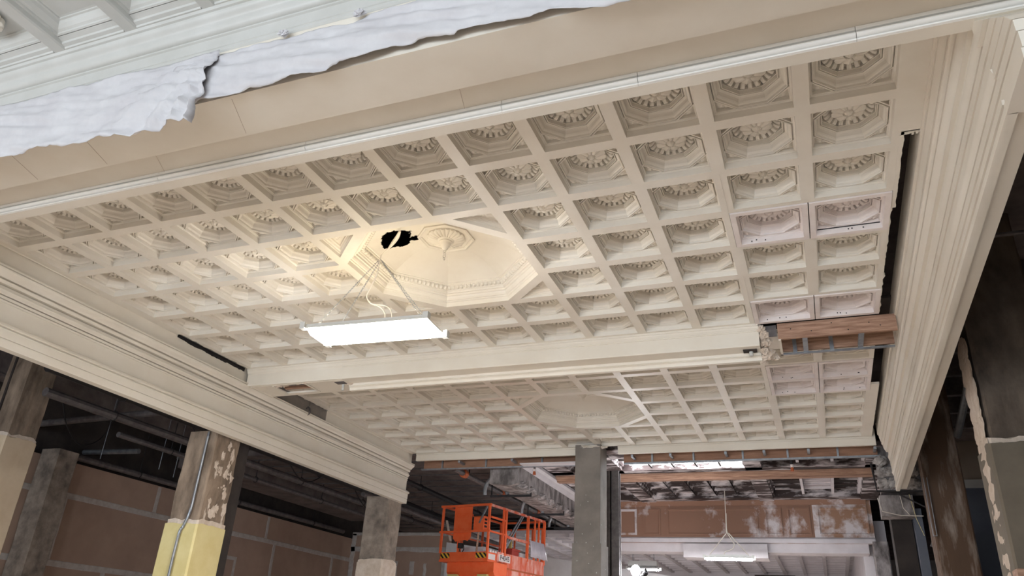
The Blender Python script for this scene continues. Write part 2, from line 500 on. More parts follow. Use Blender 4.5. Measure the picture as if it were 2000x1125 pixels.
    pr = [(.085, .33), (.085, .312), (.075, .305), (.066, .300), (.066, .290), (.058, .284), (.052, .276), (.05, .262), (.046, .255), (.036, .240), (.03, .225), (.018, .212), (.014, .205)]
    ps.rings([[(r * math.cos(2 * PI * j / 28), r * math.sin(2 * PI * j / 28), z) for j in range(28)] for r, z in pr], cap=True)
    ps.build('pendant_boss', 'cream', fr, True, .5)
    zz = .196
    for i in range(4 if not b else 1):
        ch = MB(); ax = i % 2
        pts = []
        for k in range(12):
            t = 2 * PI * k / 12
            w_, h_ = .011 * math.cos(t), .0175 * math.sin(t)
            pts.append((w_ * (1 - ax * .75), w_ * (.35 + ax * .65), zz + h_))
        ch.tube(pts, .0036, 6, True)
        ch.build('chain_link', 'cable', fr, True)
        zz -= .027
    return fr, cx, cy

def bay(name_label, b, pinks, skip_border=False):
    y0 = -.19 if not b else 4.45
    y1 = celly(7, b) + PY / 2 + .0
    m, x0, x1, ya, yb = border(b, y0, y1 + .002, 0, 0)
    root = m.build('ceiling', 'cream')
    struct(root, name_label, 'ceiling')
    for r in range(1, 8):
        for k in range(13):
            if 3 <= r <= 5 and 5 <= k <= 7: continue
            if (k, r) in pinks:
                place_coffer(root, k, r, b, 'pink', dz=-.008)
            else:
                place_coffer(root, k, r, b, dz=.003 if (k <= 1 and (k, r + 1) in pinks) else 0)
    octagon_unit(root, b, hole=(b == 0))
    return root

bay1 = bay('cream coffered ceiling with an octagonal dome and a torn hole, over the hanging lamp', 0, {(0, 4), (1, 4), (0, 7), (1, 7)})
bay2 = bay('cream coffered ceiling with a shallow octagonal dome, beyond the broken cross beam', 1, {(0, 2), (1, 2), (0, 3), (1, 3)})

# left and right margins of the coffer fields
def strip(x0, x1, y0, y1, parent, rough=0.0, side=1, nm='edge_strip'):
    b = MB(); n = 60; lo = []; hi = []
    for i in range(n + 1):
        y = y0 + (y1 - y0) * i / n
        d = rough * nz(y * 9, 3.1, side) + rough * .6 * nz(y * 31, 1.7, side)
        a, c = (x0 + d, x1) if side < 0 else (x0, x1 + d)
        lo += [(a, y)]; hi += [(c, y)]
    loops = []
    for (a, y), (c, y2) in zip(lo, hi): loops.append([(a, y, ZC), (c, y, ZC), (c, y, ZC + .03), (a, y, ZC + .03)])
    b.rings(loops, cap=True); b.f.append((0, 1, 2, 3))
    o = b.build(nm, 'cream', parent)
    return o
XL = cellx(12) - PX / 2; XR = cellx(0) + PX / 2
mb = MB().prism_y([(XL, ZC), (XL - .045, ZC), (XL - .05, ZC - .008), (XL - .062, ZC - .008), (XL - .066, ZC), (XL - .09, ZC - .002), (XL - .094, ZC - .016), (XL - .115, ZC - .018), (XL - .13, ZC), (XL - .2, ZC + .005), (XL - .2, ZC + .05), (XL, ZC + .05)], -.2, 1.62)
mb.build('edge_moulding', 'trim', bay1)
strip(XL - .09, XL, 1.62, 2.85, bay1, .003, -1)
strip(XL - .022, XL, 2.85, 4.13, bay1, .026, -1)
strip(XL - .05, XL, 4.45, 6.1, bay2, .03, -1)
mb = MB().prism_y([(XL, ZC), (XL - .045, ZC), (XL - .05, ZC - .008), (XL - .062, ZC - .008), (XL - .066, ZC), (XL - .09, ZC - .002), (XL - .094, ZC - .016), (XL - .115, ZC - .018), (XL - .14, ZC), (XL - .3, ZC + .005), (XL - .3, ZC + .05), (XL, ZC + .05)], 6.1, 8.98)
mb.build('edge_moulding', 'trim', bay2)
mb = MB().box(XR, .74, -.2, 1.06, ZC, ZC + .04)
for i in range(14):
    a = .56 + i * .013; mb.box(a, a + .014, 1.05, 1.06 + .03 * (1 + nz(i * .9, 7)), ZC, ZC + .04)
mb.build('edge_strip', 'cream', bay1)
strip(XR, XR + .03, 1.06, 2.05, bay1, .006, 1)
strip(XR - .002, XR + .004, 2.05, 4.15, bay1, .012, 1)
strip(XR, XR + .10, 6.42, 8.98, bay2, .004, 1)
# ------------------------------------------------------------------ entablature beams round the bays
def smooth_pts(p0, p1, kind, n=7):
    """quarter round between two profile points: 'cv' convex, 'cc' concave, 'sc' cyma"""
    (x0, z0), (x1, z1) = p0, p1
    out = []
    for i in range(1, n):
        t = i / n
        if kind == 'a': out.append((x0 + (x1 - x0) * math.sin(t * PI / 2), z0 + (z1 - z0) * (1 - math.cos(t * PI / 2))))
        elif kind == 'b': out.append((x0 + (x1 - x0) * (1 - math.cos(t * PI / 2)), z0 + (z1 - z0) * math.sin(t * PI / 2)))
        else:
            s_ = .5 - .5 * math.cos(t * PI)
            out.append((x0 + (x1 - x0) * s_, z0 + (z1 - z0) * t))
    return out

# left beam, profile written at y = 9, set back slightly toward the near end
lp = [(-7.33, 5.2), (-7.33, 4.795), (-7.262, 4.79), (-7.25, 4.784), (-7.25, 4.768), (-7.268, 4.766), (-7.268, 4.758), (-7.255, 4.756)]
lp += smooth_pts((-7.255, 4.756), (-7.312, 4.688), 's') + [(-7.312, 4.688), (-7.352, 4.686), (-7.352, 4.674), (-7.322, 4.672)]
lp += smooth_pts((-7.322, 4.672), (-7.338, 4.642), 'a') + [(-7.338, 4.642), (-7.385, 4.640), (-7.385, 4.626), (-7.358, 4.624), (-7.358, 4.592), (-7.335, 4.588)]
lp += smooth_pts((-7.335, 4.588), (-7.362, 4.55), 's') + [(-7.362, 4.55), (-7.39, 4.548), (-7.39, 4.538), (-7.362, 4.536), (-7.364, 4.526), (-7.374, 4.516), (-7.39, 4.514), (-7.39, 4.506), (-7.370, 4.504), (-7.373, 4.488), (-7.384, 4.484), (-7.384, 4.312), (-7.392, 4.310), (-7.392, 4.302), (-7.350, 4.300), (-7.350, 4.290)]
lp += smooth_pts((-7.350, 4.290), (-7.305, 4.258), 'a') + [(-7.305, 4.258), (-7.303, 4.250), (-7.312, 4.243), (-7.340, 4.241), (-7.340, 4.231), (-7.326, 4.229), (-7.332, 4.222), (-7.334, 4.146), (-7.348, 4.144), (-7.348, 4.138), (-7.338, 4.136), (-7.340, 4.06), (-7.44, 4.06), (-7.60, 4.3), (-7.60, 5.2)]
tb = MB().prism_y(lp, -.2, 9.03)
struct(tb.build('trim_1', 'trim', smooth=True, angle=.5), 'long cream entablature beam above the left columns', 'trim')
# ragged black strip painting the shade of a crack at the loose ceiling edge
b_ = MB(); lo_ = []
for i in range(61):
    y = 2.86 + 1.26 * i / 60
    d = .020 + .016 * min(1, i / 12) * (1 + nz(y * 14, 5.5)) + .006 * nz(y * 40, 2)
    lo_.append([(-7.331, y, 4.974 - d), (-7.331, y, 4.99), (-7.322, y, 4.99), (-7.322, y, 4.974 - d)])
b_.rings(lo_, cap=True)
b_.build('crack_shade_strip', 'black', bpy.data.objects['trim_1'])
# masonry behind the cornice seen through the broken stretch
bk = MB().box(-7.345, -7.322, 4.47, 5.5, 4.80, 5.1).box(-7.34, -7.322, 5.66, 6.12, 4.80, 5.1).box(-7.345, -7.326, 5.5, 5.66, 4.80, 5.1)
struct(bk.build('trim_8', 'conc_smooth'), 'grey backing wall in the open stretch above the left cornice', 'trim')
hk = MB().tube([(-7.33, 5.60, 4.86), (-7.29, 5.59, 4.88), (-7.255, 5.585, 4.86), (-7.24, 5.58, 4.82), (-7.235, 5.57, 4.77), (-7.25, 5.56, 4.74)], [.012, .014, .016, .016, .014, .008], 8)
tag(hk.build('bent_bracket', 'pipe', smooth=True), 'bent metal bracket sticking out above the left cornice', 'bracket')

# right beam
def rp(dx=0.0):
    q = [(.675, 5.2), (.675, 4.955), (.687, 4.953), (.687, 4.935), (.703, 4.933), (.703, 4.926), (.692, 4.924)]
    q += smooth_pts((.692, 4.924), (.708, 4.84), 's') + [(.708, 4.84), (.732, 4.838), (.732, 4.830), (.712, 4.828), (.712, 4.808), (.720, 4.804)]
    q += smooth_pts((.720, 4.804), (.727, 4.772), 'a') + [(.727, 4.772), (.75, 4.770), (.75, 4.762), (.731, 4.760)]
    q += smooth_pts((.731, 4.760), (.757, 4.69), 's') + [(.757, 4.69), (.786, 4.688), (.786, 4.62), (.772, 4.616)]
    q += smooth_pts((.772, 4.616), (.788, 4.55), 's') + [(.788, 4.55), (.81, 4.548), (.81, 4.540), (.791, 4.538), (.791, 4.475), (.81, 4.473), (.81, 4.466), (.797, 4.464), (.797, 4.40), (.815, 4.398), (.815, 4.391), (.792, 4.389)]
    q += smooth_pts((.792, 4.389), (.808, 4.335), 's') + [(.808, 4.335), (.826, 4.333), (.826, 4.326), (.811, 4.324), (.811, 4.265), (.828, 4.263), (.828, 4.257), (.817, 4.255), (.817, 4.20), (.803, 4.196), (.801, 4.168), (.822, 4.166), (.822, 4.159), (.808, 4.157), (.808, 4.115), (.822, 4.112), (.857, 4.112), (.857, 4.142), (.953, 4.142), (.953, 5.2)]
    return q
tb = MB().prism_y(rp(), -.2, 8.82, skew=.006, yref=1.3)
rbm = struct(tb.build('trim_2', 'trim', smooth=True, angle=.5), 'long cream entablature beam on the right, cut off raggedly at its far end', 'trim')
for x, z0, z1 in ((.757, 4.542, 4.66), (.782, 4.47, 4.54), (.788, 4.40, 4.468), (.792, 4.33, 4.398), (.800, 4.262, 4.326), (.806, 4.17, 4.258), (.799, 4.112, 4.166)):
    f_ = lambda z: -.292 - .308 * (4.63 - z) / .28 if z > 4.35 else -.6
    MB().prism_x([(-.195, z0), (f_(z0), z0), (max(f_(z1), -.6), z1), (-.195, z1)], x, 1.0).build('end_band', 'trim', rbm)

# front beam between the near room and the first bay
fp = [(-.19, 5.2), (-.19, 4.66), (-.276, 4.66), (-.276, 4.737), (-.56, 4.738), (-.575, 4.715)]
fp += smooth_pts((-.575, 4.715), (-.60, 4.63), 'b') + [(-.62, 4.628), (-.955, 4.628), (-.955, 5.2)]
cp = [(-.6, 5.40), (-.9, 5.2), (-.956, 5.02), (-.966, 5.03), (-.966, 5.052), (-.972, 5.056), (-.972, 5.14), (-.984, 5.146), (-.984, 5.158)]
cp += smooth_pts((-.984, 5.158), (-1.02, 5.20), 'a') + [(-1.024, 5.204), (-1.024, 5.216)] + smooth_pts((-1.024, 5.216), (-1.06, 5.262), 's')
cp += [(-1.064, 5.268), (-1.064, 5.276), (-1.078, 5.28), (-1.085, 5.30), (-1.085, 5.36)]
tb = MB().prism_x(fp, -10.5, 2.6)
fb = struct(tb.build('trim_3', 'trim', smooth=True, angle=.5), 'broad cream beam with a white bead, in front of the coffers', 'trim')
MB().prism_x(cp, -10.5, 2.6).build('cornice', 'white', fb, True, .5)
# bead run: white painted segments with hairline joints
xs_ = [-10.5, -8.1, -6.2, -4.49, -3.2, -1.77, -.93, .22, 1.4, 2.6]
bp = [(-.2765, 4.661), (-.292, 4.662), (-.293, 4.671), (-.280, 4.672), (-.280, 4.678), (-.292, 4.679), (-.301, 4.683), (-.307, 4.689), (-.309, 4.695), (-.307, 4.702), (-.301, 4.708), (-.293, 4.711), (-.280, 4.712), (-.280, 4.717), (-.304, 4.718), (-.305, 4.726), (-.310, 4.736), (-.2765, 4.7365)]
for a, b in zip(xs_[:-1], xs_[1:]):
    MB().prism_x(bp, a + .0015, b - .0015).build('bead_segment', 'bead', fb, True, .5)
# soffit joints: thin open cracks drawn as dark inlays with depth
for (xa, ya, xb, yb, z) in ((-4.30, -.57, -4.44, -.30, 4.7345), (-1.95, -.57, -2.02, -.30, 4.7345), (-4.52, -.93, -4.62, -.62, 4.6275), (-3.28, -.93, -3.42, -.62, 4.6275), (-5.2, -.93, -5.3, -.62, 4.6275)):
    MB().bar((xa, ya, z), (xb, yb, z), .0014, .002).build('soffit_joint', 'dry', fb)

# cross beam between the bays (broken off before the right beam)
def mp_prof():
    q = [(4.45, 5.2), (4.45, 4.66), (4.40, 4.66)] + smooth_pts((4.40, 4.66), (4.376, 4.70), 'b') + [(4.372, 4.702), (4.378, 4.708), (4.368, 4.714), (4.368, 4.728), (4.36, 4.742),
        (4.17, 4.742), (4.165, 4.750), (4.165, 4.90), (4.157, 4.903), (4.157, 4.912), (4.150, 4.915)]
    q += smooth_pts((4.150, 4.915), (4.135, 4.94), 's') + [(4.133, 4.944), (4.133, 4.952), (4.125, 4.955), (4.125, 4.98), (4.125, 5.2)]
    return q
xl, xr = -7.285, -.62
cb_ = MB().prism_x(mp_prof(), -5.78, xr)
cb = struct(cb_.build('trim_4', 'trim', smooth=True, angle=.5), 'cream cross beam between the two coffered bays, broken at both ends', 'trim')
# left end: face stands, soffit torn open
MB().prism_x([(4.165, 5.2), (4.165, 4.742), (4.205, 4.742), (4.205, 4.77), (4.19, 4.78), (4.19, 5.2), (4.125, 5.2), (4.125, 4.955), (4.133, 4.952), (4.15, 4.915), (4.157, 4.91), (4.165, 4.90)], xl, -5.78).build('face_board', 'trim', cb)
MB().box(-7.24, -5.78, 4.19, 4.64, 4.87, 4.97).build('soffit_void', 'rubble', cb)
for (x0, x1, y0, y1) in ((-7.24, -6.90, 4.20, 4.64), (-6.34, -5.78, 4.20, 4.64), (-6.90, -6.34, 4.20, 4.235), (-6.90, -6.34, 4.55, 4.64)):
    MB().box(x0, x1, y0, y1, 4.738, 4.762).build('soffit_plate', 'trim', cb)
for x in (-6.88, -6.36): MB().box(x - .012, x + .012, 4.23, 4.56, 4.728, 4.74).build('soffit_moulding', 'trim', cb)
MB().box(-7.22, -7.19, 4.19, 4.64, 4.728, 4.74).build('soffit_moulding', 'trim', cb)
MB().box(-6.88, -6.36, 4.46, 4.52, 4.78, 4.81).build('exposed_batten', 'wood', cb)
def ragged_blob(c, sx, sy, sz, m, name, parent, seed=0, n=16, amp=.5):
    b = MB(); loops = []
    for i in range(n + 1):
        ph = PI * i / n - PI / 2
        row = []
        for j in range(n * 2):
            th = 2 * PI * j / (n * 2)
            d = Vector((math.cos(ph) * math.cos(th), math.cos(ph) * math.sin(th), math.sin(ph)))
            k = 1 + amp * nz(d.x * 2.3 + seed, d.y * 2.3, d.z * 2.3) + amp * .5 * nz(d.x * 6 + seed, d.y * 6, d.z * 6)
            row.append((c[0] + d.x * sx * k, c[1] + d.y * sy * k, c[2] + d.z * sz * k))
        loops.append(row)
    b.rings(loops, cap=False)
    return b.build(name, m, parent)
for i, (x, y, z, s_) in enumerate(((-.60, 4.17, 4.93, .045), (-.575, 4.20, 4.87, .055), (-.56, 4.24, 4.80, .05), (-.58, 4.31, 4.74, .045), (-.57, 4.39, 4.70, .05), (-.53, 4.36, 4.72, .05), (-.49, 4.42, 4.70, .045), (-.60, 4.44, 4.68, .04))):
    ragged_blob((x, y, z), s_, s_ * .8, s_ * .9, 'raw', 'broken_plaster_lump', cb, i * 3.3)
for i, (x, y, z, s_) in enumerate(((-6.42, 4.20, 4.77, .03), (-6.36, 4.22, 4.745, .025), (-6.84, 4.28, 4.76, .04), (-6.74, 4.30, 4.77, .035), (-6.5, 4.25, 4.75, .02), (-5.76, 4.36, 4.74, .03))):
    ragged_blob((x, y, z), s_ * 1.6, s_, s_ * .6, 'raw', 'broken_plaster_lump', cb, 20 + i * 2.7)
MB().box(-.80, -.66, 4.25, 4.33, 4.728, 4.75).build('soffit_hole', 'dark', cb)
MB().tube([(-.72, 4.30, 4.90), (-.72, 4.30, 4.68)], .022, 10).build('sprinkler_stub', 'white', cb, True)
sp = MB().tube([(-5.86, 4.36, 4.86), (-5.86, 4.36, 4.70)], .018, 10).tube([(-5.86, 4.36, 4.70), (-5.86, 4.36, 4.655)], [.012, .022], 10)
sp.build('sprinkler_head', 'white', cb, True)
MB().box(-5.93, -5.79, 4.25, 4.34, 4.732, 4.75).build('soffit_hole', 'pipe', cb)

# timber and stud frame where the cross beam has been taken away
tf = empty('stud_frame', (0, 0, 0))
tag(tf, 'exposed brown board and metal stud frame at the broken end of the cross beam', 'stud frame')
MB().box(-.43, .70, 4.17, 4.205, 4.80, 4.972).build('board', 'wood', tf)
MB().box(-.43, .70, 4.60, 4.63, 4.82, 5.15).build('back_board', 'wood', tf)
MB().box(-.43, .70, 4.17, 4.63, 5.15, 5.18).build('top_board', 'dark', tf)
def cstud(a, b, w=.05, name='stud'):
    m = MB(); a = Vector(a); b = Vector(b)
    m.bar(a, b, w, .006)
    d = (b - a).normalized(); x = d.cross(Vector((0, 0, 1))).normalized()
    for s_ in (-1, 1):
        off = x * (w / 2 - .002) * s_
        m.bar(a + off + Vector((0, 0, .018)), b + off + Vector((0, 0, .018)), .004, .036)
    return m.build(name, 'steel', tf)
MB().box(-.43, .70, 4.60, 4.64, 4.786, 4.80).build('track', 'steel', tf)
MB().box(-.43, -.405, 4.18, 4.64, 4.786, 4.83).build('end_rail', 'trim', tf)
for x in (-.17, .37): cstud((x, 4.20, 4.80), (x, 4.61, 4.80))
for x in (-.28, .09): MB().box(x - .02, x + .02, 4.57, 4.60, 4.80, 5.1).build('upright', 'steel', tf)
for x, y, z in ((-.3, 4.169, 4.9), (-.1, 4.169, 4.86), (.1, 4.169, 4.93), (.25, 4.169, 4.84), (.45, 4.169, 4.9), (.55, 4.169, 4.86)):
    MB().tube([(x, 4.172, z), (x, 4.166, z)], .006, 8).build('nail_head', 'black', tf)
# mesh lath behind the broken end
MB().box(-.56, -.44, 4.19, 4.20, 4.84, 4.965).build('lath_patch', 'pipe', tf)

# far fascia of the second bay with its stud frame below
fa = MB()
fa.prism_x([(8.98, 5.1), (8.98, 4.955), (8.99, 4.95), (8.99, 4.848), (9.02, 4.845), (9.06, 4.85), (9.06, 5.1)], -7.22, -3.95)
fa.prism_x([(8.98, 5.1), (8.98, 4.955), (8.99, 4.95), (8.99, 4.848), (9.02, 4.845), (9.06, 4.85), (9.06, 5.1)], -3.33, .70)
fo = struct(fa.build('trim_5', 'trim'), 'plain cream fascia closing the far side of the coffers', 'trim')
f2 = empty('fascia_stud_frame', (0, 9.0, 4.8))
tag(f2, 'galvanised stud frame with brown backing board under the far fascia', 'stud frame')
def loc(o, ref): o.location = (-ref.location.x, -ref.location.y, -ref.location.z); return o
loc(MB().box(-7.2, -4.05, 9.30, 9.33, 4.76, 5.1).build('back_board', 'wood_end', f2), f2)
loc(MB().box(-3.3, .72, 9.30, 9.33, 4.76, 5.1).build('back_board', 'wood_end', f2), f2)
loc(MB().box(-7.25, -4.05, 9.28, 9.34, 4.735, 4.76).build('track', 'steel', f2), f2)
loc(MB().box(-3.3, .74, 9.28, 9.34, 4.735, 4.76).build('track', 'steel', f2), f2)
for x in (-6.35, -5.3, -3.1, -2.45, -1.55, -.95, -.28, .68):
    loc(MB().box(x - .02, x + .02, 9.05, 9.29, 4.80, 4.84).build('stud', 'steel', f2), f2)
for x in (-6.8, -5.9, -4.8, -2.8, -2.1, -1.3, -.6, .15):
    loc(MB().box(x - .015, x + .015, 9.27, 9.30, 4.76, 5.0).build('upright', 'steel', f2), f2)
loc(MB().box(-5.15, -4.06, 9.07, 9.28, 4.742, 4.76).build('soffit_sheet', 'primer', f2), f2)

# ------------------------------------------------------------------ near room ceiling (upper left corner)
nr = MB().box(-10.5, 2.6, -12.4, -1.08, 5.44, 5.5)
nc = struct(nr.build('ceiling', 'white'), 'near room ceiling of white moulded panels beside the draped cloth', 'ceiling')
xr_ = [-6.12 + .6515 * i for i in range(10)]
for x in xr_:
    MB().prism_y([(x - .055, 5.44), (x - .055, 5.312), (x - .046, 5.30), (x + .046, 5.30), (x + .055, 5.312), (x + .055, 5.44)], -8.8, -1.06).build('rib', 'white', nc)
def panel_frame(x0, x1, y0, y1):
    b = MB()
    pr = [(0, 5.345), (.012, 5.350), (.014, 5.362), (.03, 5.372), (.05, 5.395), (.058, 5.415), (.07, 5.418), (.072, 5.428), (.085, 5.43)]
    b.rings([[(x0 + d, y0 + d, z), (x1 - d, y0 + d, z), (x1 - d, y1 - d, z), (x0 + d, y1 - d, z)] for d, z in pr], cap=True)
    return b
for i in range(len(xr_) - 1):
    a, b = xr_[i] + .055, xr_[i + 1] - .055
    for j in range(3):
        panel_frame(a, b, -2.6 - j * 1.5, -1.17 - j * 1.5).build('ceiling_panel', 'white', nc)
        if j: MB().box(a, b, -2.6 - (j - 1) * 1.5 - .08, -2.6 - (j - 1) * 1.5 + .01, 5.30, 5.44).build('rib', 'white', nc)
    MB().prism_x([(-1.165, 5.345), (-1.15, 5.34), (-1.13, 5.332), (-1.125, 5.318), (-1.10, 5.312), (-1.095, 5.30), (-1.075, 5.30), (-1.075, 5.45), (-1.165, 5.45)], a, b).build('edge_moulding', 'white', nc)
link('rosette', KIT['cream']['r'], nc, (-5.16, -1.42, 5.22))

# ------------------------------------------------------------------ drop cloths
def lerp_tab(tab, x):
    for (a, va), (b, vb) in zip(tab[:-1], tab[1:]):
        if x <= b: return va + (vb - va) * (x - a) / (b - a) if b > a else va
    return tab[-1][1]
def cloth(name, x0, x1, low, top, seed, fan=None, label='', n=150, mrows=34):
    b = MB(); idx = []
    for i in range(n + 1):
        x = x0 + (x1 - x0) * i / n
        zt = lerp_tab(top, x) + .006 * nz(x * 9, seed)
        zl = lerp_tab(low, x) + .018 * nz(x * 7, seed + 4) + .010 * nz(x * 23, seed)
        row = []
        for j in range(mrows + 1):
            t = j / mrows
            z = zt + (zl - zt) * t
            y = -.985 - .030 * math.sin(t * PI * .9) - .02 * t
            # long diagonal folds and small crumples
            u = x * 1.0 + z * .6
            y -= (0 if fan else -.012) + .040 * t ** .5 * nz(x * 1.1 + z * 2.5, z * 9 + x * 1.2, seed) + .030 * nz(x * 2.2, z * 17 + x * 3.5, seed + 9) + .009 * nz(x * 14, z * 30 + x * 9, seed)
            xx = x
            if fan:
                d = (fan[0] - x); r = max(0, 1 - d / fan[1])
                ang = math.atan2(zt - z + .001, d + .02)
                y -= r * (.2 + .8 * t) * (.030 * math.sin(ang * 22 + 2.5 * nz(ang * 3, seed)) + .012 * math.sin(ang * 51 + 1.0) + .04 * r)
                xx = x + r * r * .012 * nz(z * 20, 5)
            row.append(len(b.v)); b.v.append((xx, y, z))
        idx.append(row)
    for i in range(n):
        for j in range(mrows):
            b.f.append((idx[i][j], idx[i + 1][j], idx[i + 1][j + 1], idx[i][j + 1]))
    o = b.build(name, 'cloth', None, True, 1.2)
    md = o.modifiers.new('thickness', 'SOLIDIFY'); md.thickness = .003
    tag(o, label, 'drop cloth', 'drop cloths over the front beam')
    return o
TOP = [(-9, 5.07), (-5.45, 5.05), (-4.44, 5.02), (-3.56, 5.0), (-2.9, 4.98), (-2.4, 4.98), (0, 4.99)]
cloth('drop_cloth', -8.0, -3.41, [(-8, 4.54), (-5.14, 4.53), (-4.85, 4.525), (-4.41, 4.475), (-4.05, 4.435), (-3.76, 4.42), (-3.6, 4.44), (-3.5, 4.43), (-3.41, 4.39)], TOP, 2.0, fan=(-3.41, 1.5),
      label='white drop cloth gathered into a fan of folds at its torn end')
cloth('drop_cloth', -3.75, -.15, [(-3.75, 4.60), (-3.04, 4.60), (-2.54, 4.59), (-2.15, 4.645), (-1.72, 4.64), (-1.43, 4.625), (-1.02, 4.59), (-.69, 4.56), (-.15, 4.6)], TOP, 6.5,
      label='white drop cloth pulled flat with lilac shadows, tied up by two knots')
for i, (x, z) in enumerate(((-2.93, 4.99), (-2.40, 4.985))):
    o = ragged_blob((x, -1.0, z), .035, .02, .018, 'cloth', 'cloth_knot', None, 40 + i * 5, n=12, amp=.7)
    tag(o, ('small cloth knot at the dark slit of the flat drop cloth', 'small cloth knot standing out above the crumpled part of the flat drop cloth')[i], 'knot', 'knots of the flat drop cloth')
# ------------------------------------------------------------------ hanging lamps
def chain(parent, a, b, r=.0035, pitch=.03, name='chain'):
    a = Vector(a); b = Vector(b); L = (b - a).length; n = max(2, int(L / pitch)); d = (b - a).normalized()
    x = d.cross(Vector((.3, .9, .1))).normalized(); y = d.cross(x)
    m = MB()
    for i in range(n):
        c = a + (b - a) * ((i + .5) / n)
        w = x if i % 2 else y
        pts = [c + d * (math.sin(t) * L / n * .62) + w * (math.cos(t) * r * 2.2) for t in [2 * PI * k / 8 for k in range(8)]]
        m.tube(pts, r * .62, 5, True)
    return m.build(name, 'steel', parent)

def bez(pts, n=10):
    out = []
    P_ = [Vector(p) for p in pts]
    for i in range(len(P_) - 1):
        p0 = P_[max(i - 1, 0)]; p1 = P_[i]; p2 = P_[i + 1]; p3 = P_[min(i + 2, len(P_) - 1)]
        for k in range(n):
            t = k / n
            out.append(.5 * ((2 * p1) + (-p0 + p2) * t + (2 * p0 - 5 * p1 + 4 * p2 - p3) * t * t + (-p0 + 3 * p1 - 3 * p2 + p3) * t ** 3))
    out.append(P_[-1])
    return out

def shop_light(loc, rz, Lx, Wy, m, label, top, name='hanging_light', far=False):
    r = empty(name, loc, rz); tag(r, label, 'light')
    hx, hy = Lx / 2, Wy / 2
    MB().prism_x([(-hy + .02, .014), (-hy + .03, -.02), (-hy + .08, -.045), (hy - .08, -.045), (hy - .03, -.02), (hy - .02, .014)], -hx + .03, hx - .03).build('diffuser', m, r)
    b = MB()
    b.box(-hx + .02, hx - .02, -hy, hy, .016, .03)
    b.prism_x([(-hy, .016), (-hy - .012, -.012), (-hy + .004, -.012), (-hy + .016, .016)], -hx + .02, hx - .02)
    b.prism_x([(hy, .016), (hy + .012, -.012), (hy - .004, -.012), (hy - .016, .016)], -hx + .02, hx - .02)
    b.box(-hx + .1, hx - .1, -hy * .45, hy * .45, .03, .062)
    hs = b.build('housing', 'white', r)
    for s_ in (-1, 1):
        for t in (-1, 1):
            MB().box(s_ * hx - .025, s_ * hx + .025, t * hy - .03, t * hy + .03, -.02, .045).build('end_cap', 'white', hs)
    if not far:
        for t in (-1, 1):
            MB().box(-hx + .12, hx - .12, t * hy * .62 - .03, t * hy * .62 + .03, .0305, .034).build('top_slot', 'uplight', hs)
    return r

LX, LY, LZ = -3.85, 1.84, 4.275
lamp = shop_light((LX, LY, LZ), .05, 1.23, .43, 'led', 'large glowing white panel light hung on chains under the torn dome', None)
top = (-3.95 - LX, 1.93 - LY, 5.13 - LZ)
kn = (-3.93 - LX, 1.90 - LY, 4.80 - LZ)
for s_, t in ((-1, -1), (-1, 1), (1, -1), (1, 1)):
    chain(lamp, (s_ * .52, t * .14, .05), (top[0] + .01 * s_, top[1] + .01 * t, top[2] - .06), .0030, .026, 'suspension_chain')
for k, off in enumerate((0, .07)):
    MB().tube(bez([(top[0], top[1], top[2]), (top[0] - .01, top[1] + .005, top[2] - .12), (top[0] - .02 - off * .1, top[1], top[2] - .24), (top[0] - .06, top[1] - .01, top[2] - .36), (top[0] - .09, top[1], top[2] - .44),
                   (top[0] - .03, top[1], top[2] - .52), (top[0] + .06 + off, top[1], top[2] - .56), (top[0] + .13 + off, top[1], top[2] - .64), (top[0] + .15 + off, top[1] - .02, .06)], 8), .0055, 6).build('power_cable', 'cable', lamp, True)
# hanging strip of plaster across the hole, and the wire end
dp = MB(); q = [Vector((-3.86, 1.70, 5.27)), Vector((-3.80, 1.78, 5.22)), Vector((-3.82, 1.85, 5.18)), Vector((-3.89, 1.91, 5.15)), Vector((-3.97, 1.95, 5.13))]
q = [Vector((-3.66, 1.74, 5.25)), Vector((-3.72, 1.80, 5.225)), Vector((-3.80, 1.86, 5.20)), Vector((-3.88, 1.91, 5.17)), Vector((-3.97, 1.95, 5.135))]
dp.tube(bez(q, 6), [.006 + .014 * math.sin(PI * min(1, i / 20 + .08)) for i in range(25)], 6)
tag(dp.build('plaster_strip', 'cream', None, True), 'loose pale strip of plaster lath dangling across the dome hole', 'debris')

l2 = shop_light((-2.07, 13.4, 3.69), .02, .98, .26, 'led2', 'slim glowing tube light hung by cords before the brown panelled beam', None, far=True)
for pts in ([(-.40, 0, .05), (-.02, 0, .50)], [(.40, 0, .05), (.02, 0, .50)], [(-.02, 0, .50), (.0, 0, 1.62)]):
    MB().tube(pts, .010, 6).build('cord', 'cable', l2)
MB().tube(bez([(-.0, 0, .9), (-.01, 0, .55), (.05, 0, .40), (.12, 0, .28), (.08, 0, .18), (-.07, 0, .12), (-.09, 0, .06)], 6), .010, 6).build('power_cable', 'cable', l2, True)
l3 = shop_light((-5.05, 19.0, 4.02), 0, .9, .3, 'led2', 'far glowing panel light beside the grey column foot', None, far=True)
chain(l3, (-.3, 0, .05), (-.3, 0, .7), .008, .08, 'suspension_chain'); chain(l3, (.3, 0, .05), (.3, 0, .7), .008, .08, 'suspension_chain')
MB().box(-.42, .4, -.13, .13, .07, .20).build('ballast_box', 'white', l3)

